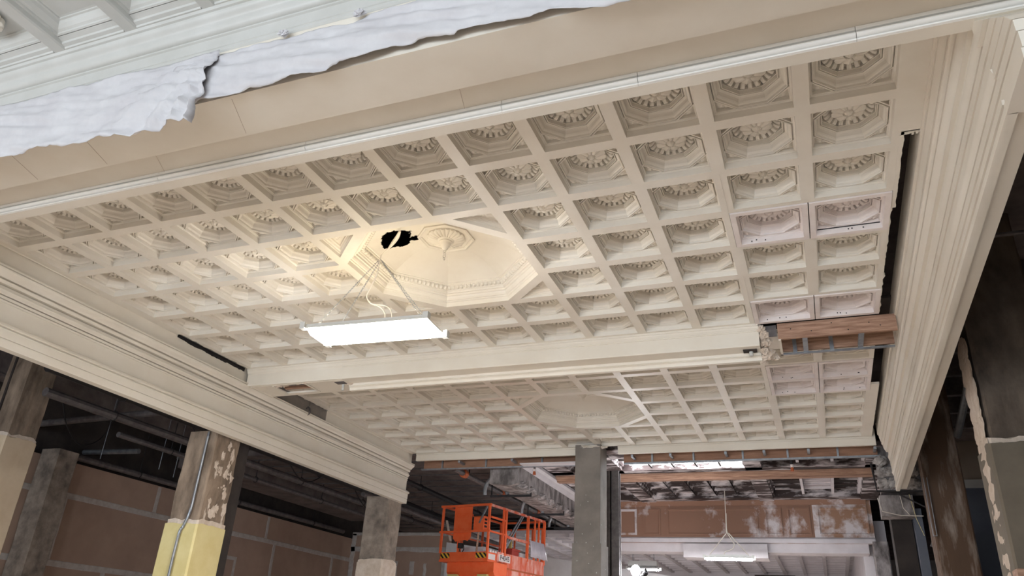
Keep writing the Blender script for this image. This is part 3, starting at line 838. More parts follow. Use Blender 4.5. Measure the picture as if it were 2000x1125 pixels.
# ------------------------------------------------------------------ columns
def column(x0, x1, y0, y1, z1, m, label, rough=.012, seed=0, zsplit=None, sleeve=None, sl_m='yellow', grow=.03, ch=.02, z0=0.0):
    """concrete shaft with uneven arrises; optional painted plaster sleeve up to zsplit with a ragged edge"""
    def shaft(xa, xb, ya, yb, za, zb, amp, n=46, ragged_top=0.0):
        b = MB(); loops = []
        per = []
        c = ch
        base = [(xa + c, ya), (xb - c, ya), (xb, ya + c), (xb, yb - c), (xb - c, yb), (xa + c, yb), (xa, yb - c), (xa, ya + c)]
        fine = []
        for i in range(8):
            p, q = base[i], base[(i + 1) % 8]
            k = 8 if i % 2 == 0 else 1
            for j in range(k): fine.append((p[0] + (q[0] - p[0]) * j / k, p[1] + (q[1] - p[1]) * j / k))
        mx, my = (xa + xb) / 2, (ya + yb) / 2
        for r in range(n + 1):
            row = []
            for (px, py) in fine:
                z = za + (zb - za) * r / n
                if r == n and ragged_top: z += ragged_top * nz(px * 7, py * 7, seed)
                d = amp * nz(px * 4 + seed, py * 4, z * 2.2) + amp * .7 * nz(px * 13 + seed, py * 13, z * 7)
                v = Vector((px - mx, py - my, 0)); v.normalize()
                row.append((px + v.x * d, py + v.y * d, z))
            loops.append(row)
        b.rings(loops, cap=True)
        return b
    o = shaft(x0, x1, y0, y1, z0, z1, rough).build('column', m)
    struct(o, label, 'column')
    if zsplit:
        s_ = shaft(x0 - grow, x1 + grow, y0 - grow, y1 + grow, 0.0, zsplit, .003, 10, .03).build('plaster_sleeve', sl_m, o)
        e = shaft(x0 - grow * .6, x1 + grow * .6, y0 - grow * .6, y1 + grow * .6, zsplit - .25, zsplit + .05, .012, 10, .05).build('broken_plaster_edge', 'raw', o)
    return o
cB = column(-7.98, -7.50, 4.07, 4.55, 4.12, 'conc_brown', 'rough concrete column with yellow plaster below, carrying a metal conduit', .014, 1.0, 2.93, True, 'yellow')
MB().tube(bez([(-7.62, 4.045, 4.1), (-7.62, 4.04, 3.4), (-7.62, 4.035, 3.1), (-7.66, 4.02, 2.9), (-7.70, 4.01, 2.7), (-7.70, 4.01, 1.5), (-7.70, 4.01, .1)], 6), .018, 8).build('conduit', 'steel', cB, True)
MB().box(-7.97, -7.56, 4.56, 4.80, 0, 4.1).build('dark_casing', 'dark', cB)
for i in range(30):
    random.seed(300 + i)
    z = random.uniform(2.98, 4.0); y = random.uniform(4.16, 4.5)
    ragged_blob((-7.505, y, z), .012, random.uniform(.02, .06), random.uniform(.03, .11), 'raw', 'plaster_remnant', cB, i * 1.7, n=7, amp=.9)
random.seed(11)
cA = column(-12.0, -11.5, 4.05, 4.55, 5.7, 'conc_brown', 'brown concrete column with tan plaster below, deep in the left aisle', .008, 5.0, 4.22, True, 'tan', .02)
MB().box(-11.86, -11.82, 4.03, 4.05, 4.3, 5.6).build('chase', 'dark', cA)
cC = column(-7.93, -7.45, 8.58, 9.06, 4.12, 'conc', 'grey concrete column at the far end of the left beam', .012, 9.0, 2.98, True, 'raw', .025)
cD = column(-13.48, -13.02, 6.15, 6.6, 4.6, 'conc', 'dim concrete pier standing against the left drywall', .012, 12.0)
cM = column(-4.03, -3.585, 8.80, 9.22, 4.975, 'conc_smooth', 'smooth grey concrete column rising through the far coffers', .003, 15.0, ch=.006)
MB().box(-4.05, -3.565, 8.78, 9.24, 0, 3.35).build('darker_base', 'conc_smooth', cM)
ragged_blob((-3.8, 8.9, 4.94), .25, .14, .035, 'cream', 'plaster_collar', cM, 3.3)
for i in range(20):
    z = 2.9 + random.random() * 1.9; side = random.random() < .5
    x = random.uniform(-4.0, -3.6); y = random.uniform(8.82, 9.18)
    p = (x, 8.797 if z > 3.36 else 8.778, z) if side else (-3.583 if z > 3.36 else -3.563, y, z)
    s_ = random.uniform(.003, .006)
    MB().box(p[0] - (s_ if side else .003), p[0] + (s_ if side else .003), p[1] - (.003 if side else s_), p[1] + (.003 if side else s_), p[2] - s_, p[2] + s_ * 1.6).build('paint_splash', 'white', cM)
cS = MB().box(-3.75, -3.465, 9.6, 9.63, 0, 4.7).box(-3.75, -3.5, 9.85, 9.88, 0, 4.7).box(-3.62, -3.60, 9.6, 9.88, 0, 4.7)
struct(cS.build('column', 'pipe'), 'dark steel column close behind the grey concrete column', 'column')
cR1 = column(1.27, 1.85, 4.07, 4.60, 5.9, 'conc_shaded', 'big brown concrete column with olive plaster, beside the right beam', .014, 22.0, 3.60, True, 'green', .035)
for i in range(12):
    z = 2.45 + i * .19
    ragged_blob((1.243, 4.33 + .05 * nz(i, 3), z), .010, .26, .15, 'raw', 'plaster_remnant', cR1, 60 + i * 1.3, n=10, amp=.25)
cR2 = column(1.23, 1.72, 8.62, 9.08, 5.9, 'conc_streak', 'brown concrete column with white drips, beyond the end of the right beam', .008, 27.0)
MB().prism_y([(1.205, 3.45), (1.255, 3.45), (1.255, 4.25), (1.25, 4.25), (1.25, 3.455), (1.21, 3.455), (1.21, 4.25), (1.205, 4.25)], 8.56, 8.60).build('steel_channel', 'steel', cR2)
cR3 = column(.73, 1.02, 14.25, 14.55, 4.15, 'lath', 'small rough pier under the far right corner', .012, 31.0)

# rubble pier top where the right beam breaks off
rb = MB().box(.70, 1.35, 9.35, 9.75, 4.22, 4.9)
ro = struct(rb.build('wall_right_stub', 'lath'), 'dusty broken masonry block behind the cut right beam', 'wall')
for i in range(9):
    ragged_blob((.74 + .14 * (i % 4) + .03 * nz(i, 4), 9.30 - .02 * (i // 4), 4.32 + .17 * (i // 4)), .10, .07, .08, 'rubble', 'masonry_lump', ro, 50 + i * 2.1, n=8)
pr_ = empty('corner_iron', (0.7, 9.28, 4.2)); tag(pr_, 'black iron rods and pipes bracketed round the broken masonry block', 'ironwork')
def pt(pts, r, m='black', nm='rod'):
    return loc(MB().tube(pts, r, 8).build(nm, m, pr_, True), pr_)
pt([(.60, 9.25, 4.62), (.63, 9.25, 4.2), (1.30, 9.25, 4.19), (1.38, 9.25, 4.5)], .016)
pt([(1.34, 9.2, 4.42), (1.42, 9.2, 3.95)], .018)
pt([(.9, 9.2, 4.15), (1.40, 9.2, 3.86)], .012)
pt([(1.55, 9.25, 4.05), (1.25, 9.3, 3.4)], .028, 'pipe', 'pipe')
pt([(1.40, 9.27, 3.80), (1.36, 9.28, 3.72)], .04, 'rust', 'coupling')
pt([(.62, 9.25, 4.1), (.66, 9.25, 3.9), (.9, 9.25, 3.84), (1.2, 9.25, 3.83)], .006, 'cable', 'wire')
pt([(.93, 9.25, 4.15), (.95, 9.25, 3.95), (1.02, 9.25, 3.85)], .005, 'cable', 'wire')
pt([(1.06, 9.25, 4.15), (1.10, 9.25, 3.8), (1.17, 9.25, 3.55)], .004, 'yellow', 'wire')

struct(MB().box(.66, 1.12, 9.42, 9.75, 3.86, 4.17).build('wall_ledge', 'lath'), 'broken concrete ledge below the cut right beam', 'wall')
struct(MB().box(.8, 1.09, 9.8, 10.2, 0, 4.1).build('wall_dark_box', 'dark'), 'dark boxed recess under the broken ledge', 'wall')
# wall panels seen in the right aisle, plus an unseen one darkening it
struct(MB().box(1.9, 6.9, 14.0, 14.15, 0, 5.15).build('wall_blue', 'blue'), 'blue grey partition wall beyond the right aisle', 'wall')
struct(MB().box(1.9, 6.9, 13.98, 14.15, 5.31, 6.1).build('wall_beige', 'beige'), 'dim beige upper wall over the blue partition', 'wall')
struct(MB().box(1.9, 6.9, 13.94, 14.16, 5.15, 5.31).build('trim_6', 'white'), 'white rail between the blue partition and the beige wall', 'trim')
struct(MB().box(1.10, 1.22, 9.6, 14.0, 0, 4.0).build('wall_aisle', 'blue'), 'grey blue side wall running back beside the streaked column', 'wall')
struct(MB().box(1.15, 6.99, .1, .25, 0, 6.1).build('wall_light_block', 'dry'), 'added unseen wall keeping window light out of the right aisle', 'wall')  # put in out of view so window light misses the aisle
# right aisle joists and pipe
for i in range(7):
    tag(MB().box(1.2, 6.9, 5.6 + i * 1.0, 5.7 + i * 1.0, 5.75, 6.095).build('ceiling_joist', 'pipe'), 'dark joist crossing the right aisle ceiling', 'joist', 'joists of the right aisle')
ap = MB().tube([(1.62, 5.9, 5.0), (1.75, 8.62, 4.85)], .05, 10)
tag(ap.build('pale_pipe', 'steel', None, True), 'pale hanging pipe beside the big brown column', 'pipe')
tp = MB().tube([(1.05, 2.57, 4.9), (5.0, 2.6, 4.9)], .018, 8)
tag(tp.build('thin_conduit', 'pipe', None, True), 'thin grey conduit crossing the black opening beside the right beam', 'pipe')
# shelf of timber at the lower right
st = MB().box(1.20, 1.5, 3.80, 4.0, 2.42, 2.52).box(1.24, 1.5, 3.8, 3.86, 2.2, 2.42)
tag(st.build('timber_block', 'wood'), 'sawn timber block fixed low on the big brown column', 'timber')

# ------------------------------------------------------------------ left aisle
wl = MB().box(-13.9, -13.5, -12.7, 34, 0, 4.52)
wlo = struct(wl.build('wall_left', 'dry'), 'brown drywall with pale taped joints along the left aisle', 'wall')
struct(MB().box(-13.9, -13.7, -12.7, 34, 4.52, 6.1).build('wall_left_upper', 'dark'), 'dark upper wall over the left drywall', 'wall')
def tape(y0, y1, z0, z1, seed=0):
    b = MB(); n = 26; loops = []
    vert = (z1 - z0) > (y1 - y0)
    for i in range(n + 1):
        t = i / n
        if vert:
            z = z0 + (z1 - z0) * t; d = .012 * nz(z * 5, seed); loops.append([(-13.5, y0 + d, z), (-13.492, y0 + d + .01, z), (-13.492, y1 + d * .6 - .01, z), (-13.5, y1 + d * .6, z)])
        else:
            y = y0 + (y1 - y0) * t; d = .018 * nz(y * 2, seed) + .01 * nz(y * 7, seed); loops.append([(-13.5, y, z0 + d), (-13.492, y, z0 + d + .01), (-13.492, y, z1 + d * .5 - .01), (-13.5, y, z1 + d * .5)])
    b.rings(loops, cap=True)
    b.build('joint_tape', 'mud', wlo)
for z in (3.86, 2.66): tape(2.0, 17.0, z, z + .11, z)
for y in (9.1, 12.9): tape(y, y + .10, 3.97, 4.5, y)
for y in (6.9, 9.6, 13.3, 16): tape(y, y + .11, 2.77, 3.86, y)
for y in (8.2, 11.0, 14.2): tape(y, y + .11, 1.5, 2.66, y)
vf = MB().box(-13.5, -13.48, 11.1, 12.0, 2.85, 3.4)
vo = tag(vf.build('wall_patch', 'mud'), 'square filler patch on the left drywall', 'patch')
MB().box(-13.49, -13.47, 11.2, 11.9, 2.93, 3.32).build('patch_centre', 'dry', vo)

# lit end drywall with mud
we = MB().box(-13.2, -10.0, 16.5, 16.62, 0, 4.64)
weo = struct(we.build('wall_far_left', 'dry'), 'lit tan drywall with white taped joints behind the orange lift', 'wall')
for (x0, x1, z0, z1) in ((-13.2, -10.0, 4.55, 4.64), (-13.2, -10.0, 4.10, 4.24), (-13.2, -13.05, 3, 4.6), (-11.7, -11.58, 3.2, 3.85), (-11.2, -11.05, 3.5, 3.85), (-10.75, -10.66, 3.3, 3.8), (-12.6, -12.5, 3.0, 3.7), (-12.35, -12.25, 3.0, 3.75), (-10.2, -10.0, 3.0, 4.1)):
    b = MB(); n = 18
    loops = []
    if x1 - x0 > z1 - z0:
        for i in range(n + 1):
            x = x0 + (x1 - x0) * i / n; d = .03 * nz(x * 3, z0 * 5)
            loops.append([(x, 16.5, z0 + d), (x, 16.49, z0 + d + .01), (x, 16.49, z1 - .01), (x, 16.5, z1)])
    else:
        for i in range(n + 1):
            z = z0 + (z1 - z0) * i / n; d = .04 * nz(z * 6, x0 * 5)
            loops.append([(x0 + d, 16.5, z), (x0 + d + .01, 16.49, z), (x1 + d - .01, 16.49, z), (x1 + d, 16.5, z)])
    b.rings(loops, cap=True); b.f.append(tuple(range(4)))
    b.build('joint_tape', 'mud', weo)
low = MB(); low.add([(-10.0, 16.3, 0), (-3.2, 16.3, 0), (-3.2, 16.5, 0), (-10.0, 16.5, 0), (-10.0, 16.3, 4.35), (-3.2, 16.3, 3.52), (-3.2, 16.5, 3.52), (-10.0, 16.5, 4.35)],
                    [(0, 1, 5, 4), (1, 2, 6, 5), (2, 3, 7, 6), (3, 0, 4, 7), (4, 5, 6, 7), (0, 3, 2, 1)])
struct(low.build('wall_low', 'foam'), 'white sloping sheet wall behind the orange lift', 'wall')

# open services over the left aisle
def beam_y(x0, x1, z0, z1, y0, y1, label, m='dark', nm='ceiling_joist', grp='girders over the left aisle'):
    return tag(MB().box(x0, x1, y0, y1, z0, z1).build(nm, m), label, 'girder', grp)
for i, x in enumerate((-8.9, -10.3, -12.6)):
    b = MB().prism_y([(x - .12, 5.71), (x - .12, 5.35), (x - .16, 5.35), (x - .16, 5.31), (x + .16, 5.31), (x + .16, 5.35), (x + .12, 5.35), (x + .12, 5.71)], -.55, 24)
    tag(b.build('steel_girder', 'deck'), ('dark girder close behind the left entablature beam', 'dark girder over the middle of the left aisle', 'dark girder close to the left drywall')[i], 'girder', 'girders over the left aisle')
for i in range(26):
    y = 1.0 + i * .9
    tag(MB().box(-13.6, -7.7, y, y + .12, 5.72, 6.095).build('ceiling_joist', 'pipe'), 'dark joist across the left aisle', 'joist', 'joists over the left aisle')
def pipe(pts, r, label, m='pipe', grp=None, hang=0, cat='pipe'):
    o = MB().tube(pts, r, 10).build('service_pipe', m, None, True)
    tag(o, label, cat, grp)
    if hang:
        a = Vector(pts[0]); b = Vector(pts[-1])
        for i in range(hang):
            c = a.lerp(b, (i + .5) / hang)
            MB().tube([(c.x, c.y, c.z), (c.x, c.y, 6.05)], .008, 6).build('hanger_rod', 'black', o)
            MB().tube([(c.x + (r + .012) * math.cos(t), c.y, c.z + (r + .012) * math.sin(t)) for t in [2 * PI * k / 10 for k in range(10)]], .008, 5, True).build('hanger_ring', 'black', o)
    return o
pipe([(-13.68, 7.2, 4.8), (-12.35, 7.3, 4.8)], .05, 'pale steel pipe with an open end above the left drywall', 'steel')
pipe([(-13.65, 5.9, 5.0), (-10.3, 5.75, 5.02)], .06, 'dim cross pipe above the left drywall', 'pipe')
pipe([(-13.35, 6.8, 4.60), (-13.35, 16.2, 4.62)], .06, 'long pipe on top of the left drywall', 'pipe', hang=3)
pipe([(-9.6, 3.0, 4.82), (-9.75, 16.0, 4.82)], .10, 'fat dark pipe slung along the left aisle', 'black', hang=5)
pipe([(-10.9, 4.0, 4.85), (-10.85, 17.0, 4.85)], .07, 'dark sprinkler main along the left aisle', 'pipe', hang=5)
pipe([(-8.5, 3.5, 4.95), (-8.6, 20.0, 4.9)], .06, 'dark pipe close behind the left beam', 'black', hang=5)
pipe([(-11.5, 6.0, 4.75), (-11.5, 16.0, 4.75)], .05, 'thin dark pipe in the left aisle', 'pipe', hang=4)
du = MB().box(-13.0, -12.0, 9.0, 16.0, 4.88, 5.15)
tag(du.build('air_duct', 'deck'), 'flat dark air duct over the left aisle', 'duct')
for i, (x, y, z, w) in enumerate(((-10.3, 7.0, 4.62, 1.6), (-10.3, 9.8, 4.7, 1.8), (-12.6, 6.2, 4.66, 1.2), (-8.9, 10.6, 4.66, 2.0), (-10.35, 12.6, 4.6, 2.0))):
    tag(MB().tube(bez([(x, y - w / 2, 5.305), (x + .03, y - w / 3, z + .25), (x, y, z), (x - .03, y + w / 3, z + .2), (x, y + w / 2, 5.305)], 7), .012, 6).build('hanging_wire', 'black', None, True),
        'slack black wire drooping from a girder in the left aisle', 'wire', 'slack wires in the left aisle')
for i, (x, y, z) in enumerate(((-12.3, 6.45, 4.45), (-11.8, 7.36, 4.45), (-12.3, 8.25, 4.5), (-11.9, 9.15, 4.5))):
    tag(MB().tube([(x, y, z), (x, y, 5.73)], .007, 6).build('hanger_rod', 'steel'), 'bare hanger rod above the left drywall', 'rod', 'bare hanger rods in the left aisle')

# ------------------------------------------------------------------ third bay (stripped), beyond the far fascia
# dark deck with board lines, left half
dk = MB().box(-13.5, -5.9, 9.4, 24, 5.18, 5.3)
dko = struct(dk.build('ceiling_deck', 'deck'), 'dark board-marked concrete deck left of the lath beam', 'ceiling')
for i in range(16):
    y = 9.75 + i * .62
    MB().box(-13.4, -5.9, y, y + .035, 5.155, 5.18).build('deck_board_joint', 'pipe', dko)
for (x, m, r, lab) in ((-6.65, 'pipe', .055, 'sprinkler pipe with orange couplings under the dark deck'),):
    o = pipe([(x, 9.5, 4.80), (x + .02, 24, 4.80)], r, lab, m, hang=0)
    for y in (9.9, 11.9, 14.2):
        MB().tube([(x, y, 4.80), (x, y + .12, 4.80)], r * 1.5, 10).build('coupling', 'rust', o, True)
        MB().tube([(x, y + .3, 4.80), (x, y + .3, 5.2)], .01, 6).build('hanger_rod', 'black', o)
pipe([(-8.6, 9.5, 4.35), (-8.4, 20.0, 4.30)], .05, 'lower grey pipe passing behind the orange lift', 'pipe')
cbm = MB().prism_y([(-5.90, 5.3), (-5.90, 4.50), (-5.48, 4.46), (-5.34, 4.50), (-5.34, 5.3)], 9.5, 16.8)
cbo = struct(cbm.build('trim_7', 'lath'), 'rough concrete beam wrapped in dusty lath beside the grey column', 'trim')
MB().prism_y([(-5.34, 5.0), (-5.22, 5.0), (-5.20, 4.93), (-5.26, 4.90), (-5.28, 4.84), (-5.34, 4.82)], 9.7, 16.5).build('cornice_strip', 'primer', cbo)
for i in range(10):
    ragged_blob((-5.40 + .05 * nz(i, 2), 9.8 + i * .55, 4.52 + .02 * nz(i, 8)), .12, .2, .07, 'lath', 'plaster_lump', cbo, 80 + i * 1.9, n=8)
for i, y in enumerate((10.3, 12.4, 14.3)):
    b = MB().box(-6.2, -5.35, y - .02, y + .02, 4.40, 4.44).tube([(-5.36, y, 4.42), (-5.36, y, 5.0)], .014, 6).tube([(-6.18, y, 4.42), (-6.18, y, 5.15)], .014, 6)
    h = tag(b.build('trapeze_hanger', 'black'), 'black trapeze hanger with a bent steel hoop under the lath beam', 'hanger', 'trapeze hangers of the lath beam')
    MB().tube([(-6.10 + .24 * math.cos(t), y + .03 - .10 * math.sin(t), 4.46 + .30 * math.sin(t)) for t in [PI * k / 12 for k in range(13)]], .038, 8).build('bent_hoop', 'steel', h, True)

# stripped panelled ceiling, right half
s3 = MB().box(-5.2, .95, 9.4, 14.4, 5.22, 5.3)
s3o = struct(s3.build('ceiling', 'stripped'), 'half stripped dark panelled ceiling with a bright skylight', 'ceiling')
def s3rib(x0, x1, y0, y1, m='stripped', z0=5.0, nm='rib'):
    return MB().prism_y([(x0 - .03, 5.22), (x0 - .03, z0 + .07), (x0, z0 + .05), (x0, z0), (x1, z0), (x1, z0 + .05), (x1 + .03, z0 + .07), (x1 + .03, 5.22)], y0, y1).build(nm, m, s3o)
for x0, x1 in ((-5.2, -4.75), (-4.05, -3.72), (-1.42, -1.12), (.62, .95)): s3rib(x0, x1, 9.4, 11.2); s3rib(x0, x1, 11.6, 14.35)
MB().box(-5.2, .95, 9.4, 10.1, 5.02, 5.22).build('rib', 'stripped', s3o)
MB().box(-5.2, .95, 10.98, 11.25, 5.0, 5.22).build('rib', 'stripped', s3o)
MB().box(-5.2, .95, 14.0, 14.35, 5.02, 5.22).build('rib', 'stripped', s3o)
# timber cross piece
MB().prism_x([(11.28, 5.2), (11.28, 5.0), (11.30, 4.97), (11.36, 4.95), (11.40, 4.92), (11.40, 4.90), (11.56, 4.90), (11.56, 5.2)], -5.2, .75).build('timber_beam', 'wood', s3o)
# skylight: five bright panes
for i in range(5):
    x = -3.56 + i * .43
    f = MB().box(x, x + .41, 10.25, 10.92, 5.09, 5.11).build('skylight_pane', 'sky', s3o)
    MB().box(x + .405, x + .435, 10.2, 10.95, 5.03, 5.11).build('glazing_bar', 'dark', s3o)
MB().box(-3.6, -1.4, 10.1, 10.2, 5.0, 5.22).build('rib', 'stripped', s3o)
# louvred sub panels at the right, dark white dark
for (y0, y1) in ((10.2, 10.9), (11.75, 13.85)):
    for i, (x0, x1, m) in enumerate(((-1.05, -.52, 'dark'), (-.46, .06, 'primer'), (.10, .56, 'dark'))):
        MB().box(x0, x1, y0, y1, 5.19, 5.21).build('sub_panel', m, s3o)
        MB().box(x1, x1 + .05, y0, y1, 5.05, 5.2).build('stile', 'primer', s3o)
        n = 2 if y0 < 11 else 5
        for k in range(n):
            yy = y0 + (y1 - y0) * (k + .5) / n
            MB().box(x0, x1, yy - .03, yy + .03, 5.12, 5.15).build('slat', 'stripped' if m == 'dark' else 'primer', s3o)
for k in range(4):
    for j in range(5):
        x = -3.62 + j * .45; y = 11.75 + k * .55
        b = MB(); b.rings([sq(.21, 0, .26), sq(.19, .06, .24), sq(.12, .08, .16), sq(.08, .12, .1)], cap=True)
        o = b.build('stripped_coffer', 'stripped', s3o); o.location = (x + .2, y + .26, 5.06)
# hanging orange tipped sprinkler drops
for i, (x, y, z) in enumerate(((-.56, 9.5, 4.62), (-5.0, 9.45, 4.66))):
    r_ = empty('sprinkler_drop', (x, y, z)); tag(r_, ('orange capped sprinkler drop hanging before the dark sub panels', 'orange capped sprinkler drop hanging beside the lath beam')[i], 'sprinkler', 'orange capped sprinkler drops')
    MB().tube([(0, 0, .06), (0, 0, .41)], .020, 8).build('drop_pipe', 'black', r_, True)
    MB().tube([(0, 0, -.03), (0, 0, .03)], [.03, .022], 8).build('cap', 'rust', r_, True)
    MB().tube([(0, 0, .03), (0, 0, .075)], .028, 8).build('collar', 'paper', r_, True)

# brown panelled beam face
pf = MB().box(-5.2, -.36, 14.36, 14.6, 4.12, 5.05)
pfo = struct(pf.build('wall_panelled', 'panel'), 'brown panelled beam face with patches of white paint', 'wall')
for (x0, x1) in ((-5.15, -4.75), (-4.62, -4.2), (-4.05, -3.65), (-3.5, -1.5), (-1.35, -1.0), (-.88, -.42), (-.28, .72)):
    b = MB()
    pr2 = [(0, 14.36), (0, 14.335), (.03, 14.335), (.035, 14.345), (.05, 14.35), (.055, 14.385)]
    z0, z1 = 4.28, 4.86
    b.rings([[(x0 + d, y, z0 + d), (x1 - d, y, z0 + d), (x1 - d, y, z1 - d), (x0 + d, y, z1 - d)] for d, y in pr2], cap=True)
    b.build('raised_panel', 'panel2' if (x0 > -.5 or x0 < -4.5) else 'panel', pfo)
MB().box(-.36, .80, 14.36, 14.6, 4.12, 5.05).build('repainted_end', 'panel2', pfo)
MB().prism_x([(14.30, 4.12), (14.30, 4.20), (14.32, 4.22), (14.36, 4.24), (14.36, 4.12)], -5.2, .80).build('base_rail', 'primer', pfo)
MB().prism_x([(14.36, 5.05), (14.30, 5.05), (14.28, 5.02), (14.32, 4.96), (14.34, 4.93), (14.36, 4.92)], -5.2, .72).build('top_rail', 'panel', pfo)
MB().box(-5.2, .66, 14.42, 14.9, 3.93, 4.12).build('lower_rail', 'primer', pfo)
MB().box(-3.15, -1.35, 14.30, 14.9, 3.80, 4.09).build('boxed_soffit', 'primer', pfo)

# fourth bay: pale ceiling beyond
b4 = MB().box(-10.0, 1.0, 16.8, 34, 4.66, 4.75)
b4o = struct(b4.build('ceiling', 'primer'), 'pale ribbed ceiling at the far end of the hall', 'ceiling')
for i in range(16):
    x = -9.2 + i * .64
    MB().box(x - .05, x + .05, 16.8, 25.5, 4.57, 4.66).build('rib', 'primer', b4o)
for i in range(14):
    y = 17.0 + i * .62
    MB().box(-9.8, .9, y - .04, y + .04, 4.60, 4.66).build('cross_rib', 'primer', b4o)
MB().box(-10, 1.0, 25.5, 26.2, 4.25, 4.66).build('beam', 'primer', b4o)
MB().box(-2.5, -1.2, 24.9, 25.0, 4.3, 4.5).build('dark_vent', 'dark', b4o)
struct(MB().box(.55, 1.05, 14.9, 26, 0, 4.66).build('wall_side_far', 'primer'), 'pale side wall under the far ribbed ceiling', 'wall')

# bright work lamp by the grey column
wk = empty('work_lamp', (-3.40, 10.55, 0)); tag(wk, 'bright white work lamp with a black handle beside the grey column', 'work lamp')
MB().tube([(0, 0, 0), (0, 0, 3.02)], .018, 8).build('pole', 'black', wk)
for t in (0, 2.1, 4.2): MB().tube([(0, 0, .5), (.30 * math.cos(t), .30 * math.sin(t), .02)], .014, 6).build('leg', 'black', wk)
b = MB(); polar(b, [.001, .05, .08, .09, .08, .05, .001], 20, lambda r, t: 0)
b = MB(); b.rings([[(.085 * math.cos(p) * math.cos(2 * PI * j / 20), .085 * math.cos(p) * math.sin(2 * PI * j / 20), 3.12 + .10 * math.sin(p)) for j in range(20)] for p in [-PI / 2 + PI * k / 10 for k in range(11)]], cap=False)
b.build('lamp_globe', 'led2', wk, True)
b = MB(); b.tube(bez([(.10, -.02, 3.02), (.16, -.02, 3.06), (.19, -.02, 3.10), (.17, -.02, 3.15)], 5), [.03] * 4 + [.045] * 6 + [.03] * 6, 10); b.build('handle', 'black', wk, True)
# ------------------------------------------------------------------ scissor lift
TH = math.radians(-11)
LC = (-7.236 + math.sin(math.radians(11)) * 1.15, 11.47 + math.cos(math.radians(11)) * 1.15, 0)
lift = empty('scissor_lift', LC, TH)
tag(lift, 'orange scissor lift raised under the dark deck, its guard rails dusty', 'scissor lift')
HW, HL = .60, 1.15
DZ, TZ, MZ = 3.40, 4.46, 3.93
def rail(a, b, w=.042, m='orange', nm='guard_rail'):
    return MB().bar(a, b, w, w).build(nm, m, lift)
# deck and lower frames
MB().box(-HW, HW, -HL + .35, HL, DZ - .05, DZ).build('deck', 'dusty', lift)
dx = MB().box(-HW - .02, HW + .02, -HL, -HL + .75, 3.33, 3.37).build('extension_deck', 'orange', lift)
tbf = MB().box(-HW, HW, -HL, -HL + .02, 3.37, 3.52).build('toe_board', 'orange', lift)
MB().box(HW - .02, HW, -HL, -HL + .36, 3.37, 3.52).build('toe_board', 'orange', lift)
MB().box(-HW, -HW + .02, -HL, HL, 3.37, 3.50).build('toe_board', 'orange', lift)
tbp = MB().box(HW - .005, HW + .02, -HL + .36, HL, 3.28, 3.56).build('toe_board', 'dusty', lift)
MB().box(HW - .03, HW, -HL + .30, HL + .05, 2.96, 3.25).build('side_plate', 'dusty', lift)
MB().box(HW - .02, HW + .01, -HL + .36, HL, 3.25, 3.28).build('shadow_gap', 'rust', lift)
# label on the side
npl = MB().box(HW + .02, HW + .024, -HL + .42, -HL + .86, 3.38, 3.52).build('number_plate', 'paper', lift)
cu = bpy.data.curves.new('number', 'FONT'); cu.body = 'P4045'; cu.size = .145; cu.extrude = .001; cu.align_x = 'CENTER'; cu.align_y = 'CENTER'
to = bpy.data.objects.new('number_tmp', cu); COL.objects.link(to)
bpy.context.view_layer.update()
tm = bpy.data.meshes.new_from_object(to.evaluated_get(bpy.context.evaluated_depsgraph_get()))
COL.objects.unlink(to); bpy.data.objects.remove(to)
tm.materials.clear(); tm.materials.append(MAT['ink'])
no = link('plate_number', tm, npl, (HW + .026, -HL + .64, 3.45), (PI / 2, 0, PI / 2))
# hazard stickers
for xa, xb in ((-HW + .02, -HW + .25), (HW - .28, HW - .02)):
    MB().box(xa, xb, -HL - .004, -HL, 3.40, 3.50).build('hazard_sticker', 'hazard', tbf)
# warning light plate and reflection panel on the right of the toe board
MB().box(HW, HW + .006, -HL + .05, -HL + .30, 3.38, 3.49).build('instruction_sticker', 'paper', lift)
for k in range(3): MB().box(HW, HW + .02, -HL + .06 + k * .1, -HL + .13 + k * .1, 3.52, 3.56).build('reflector', 'paper', lift)
# lower extension frame with yellow feet
MB().prism_x([(-HL + .12, 3.33), (-HL + .12, 3.14), (-HL + .18, 3.06), (-HL + .55, 3.06), (-HL + .62, 3.14), (-HL + .62, 3.33)], -HW + .12, HW + .1).build('slide_frame', 'orange', lift)
for x in (-HW + .3, HW - .15):
    MB().box(x - .12, x + .12, -HL + .08, -HL + .16, 2.98, 3.09).build('roller_guard', 'yellowfoot', lift)
# posts and rails
for x in (-HW, HW):
    rail((x, -HL, 3.50), (x, -HL, TZ))
rail((-HW - .06, -HL, TZ), (HW + .04, -HL, TZ), .045)
rail((-HW - .06, -HL, MZ), (HW + .04, -HL, MZ), .04)
rail((-HW, -HL, TZ), (-HW, HL, TZ)); rail((-HW, -HL, MZ), (-HW, HL, MZ), .035)
rail((HW, -HL, TZ), (HW, HL, TZ), .045, 'dusty'); rail((HW, -HL, MZ), (HW, -HL + .72, MZ), .035); rail((HW, -HL + .60, MZ - .03), (HW, HL, MZ - .03), .05, 'dusty')
rail((HW, -HL + .05, 4.22), (HW, -HL + .62, 4.22), .036)
rail((-HW, HL, TZ), (HW, HL, TZ), .04); rail((-HW, HL, MZ - .25), (HW, HL, MZ - .25), .035)
for y, w in ((-HL + .64, .055), (-HL + .55, .035), (.42, .05), (HL, .05), (.72, .035), (.90, .035)):
    rail((HW, y, 3.50), (HW, y, TZ), w, 'orange', 'post')
for y in (-.4, .4, HL): rail((-HW, y, 3.45), (-HW, y, TZ), .04, 'orange', 'post')
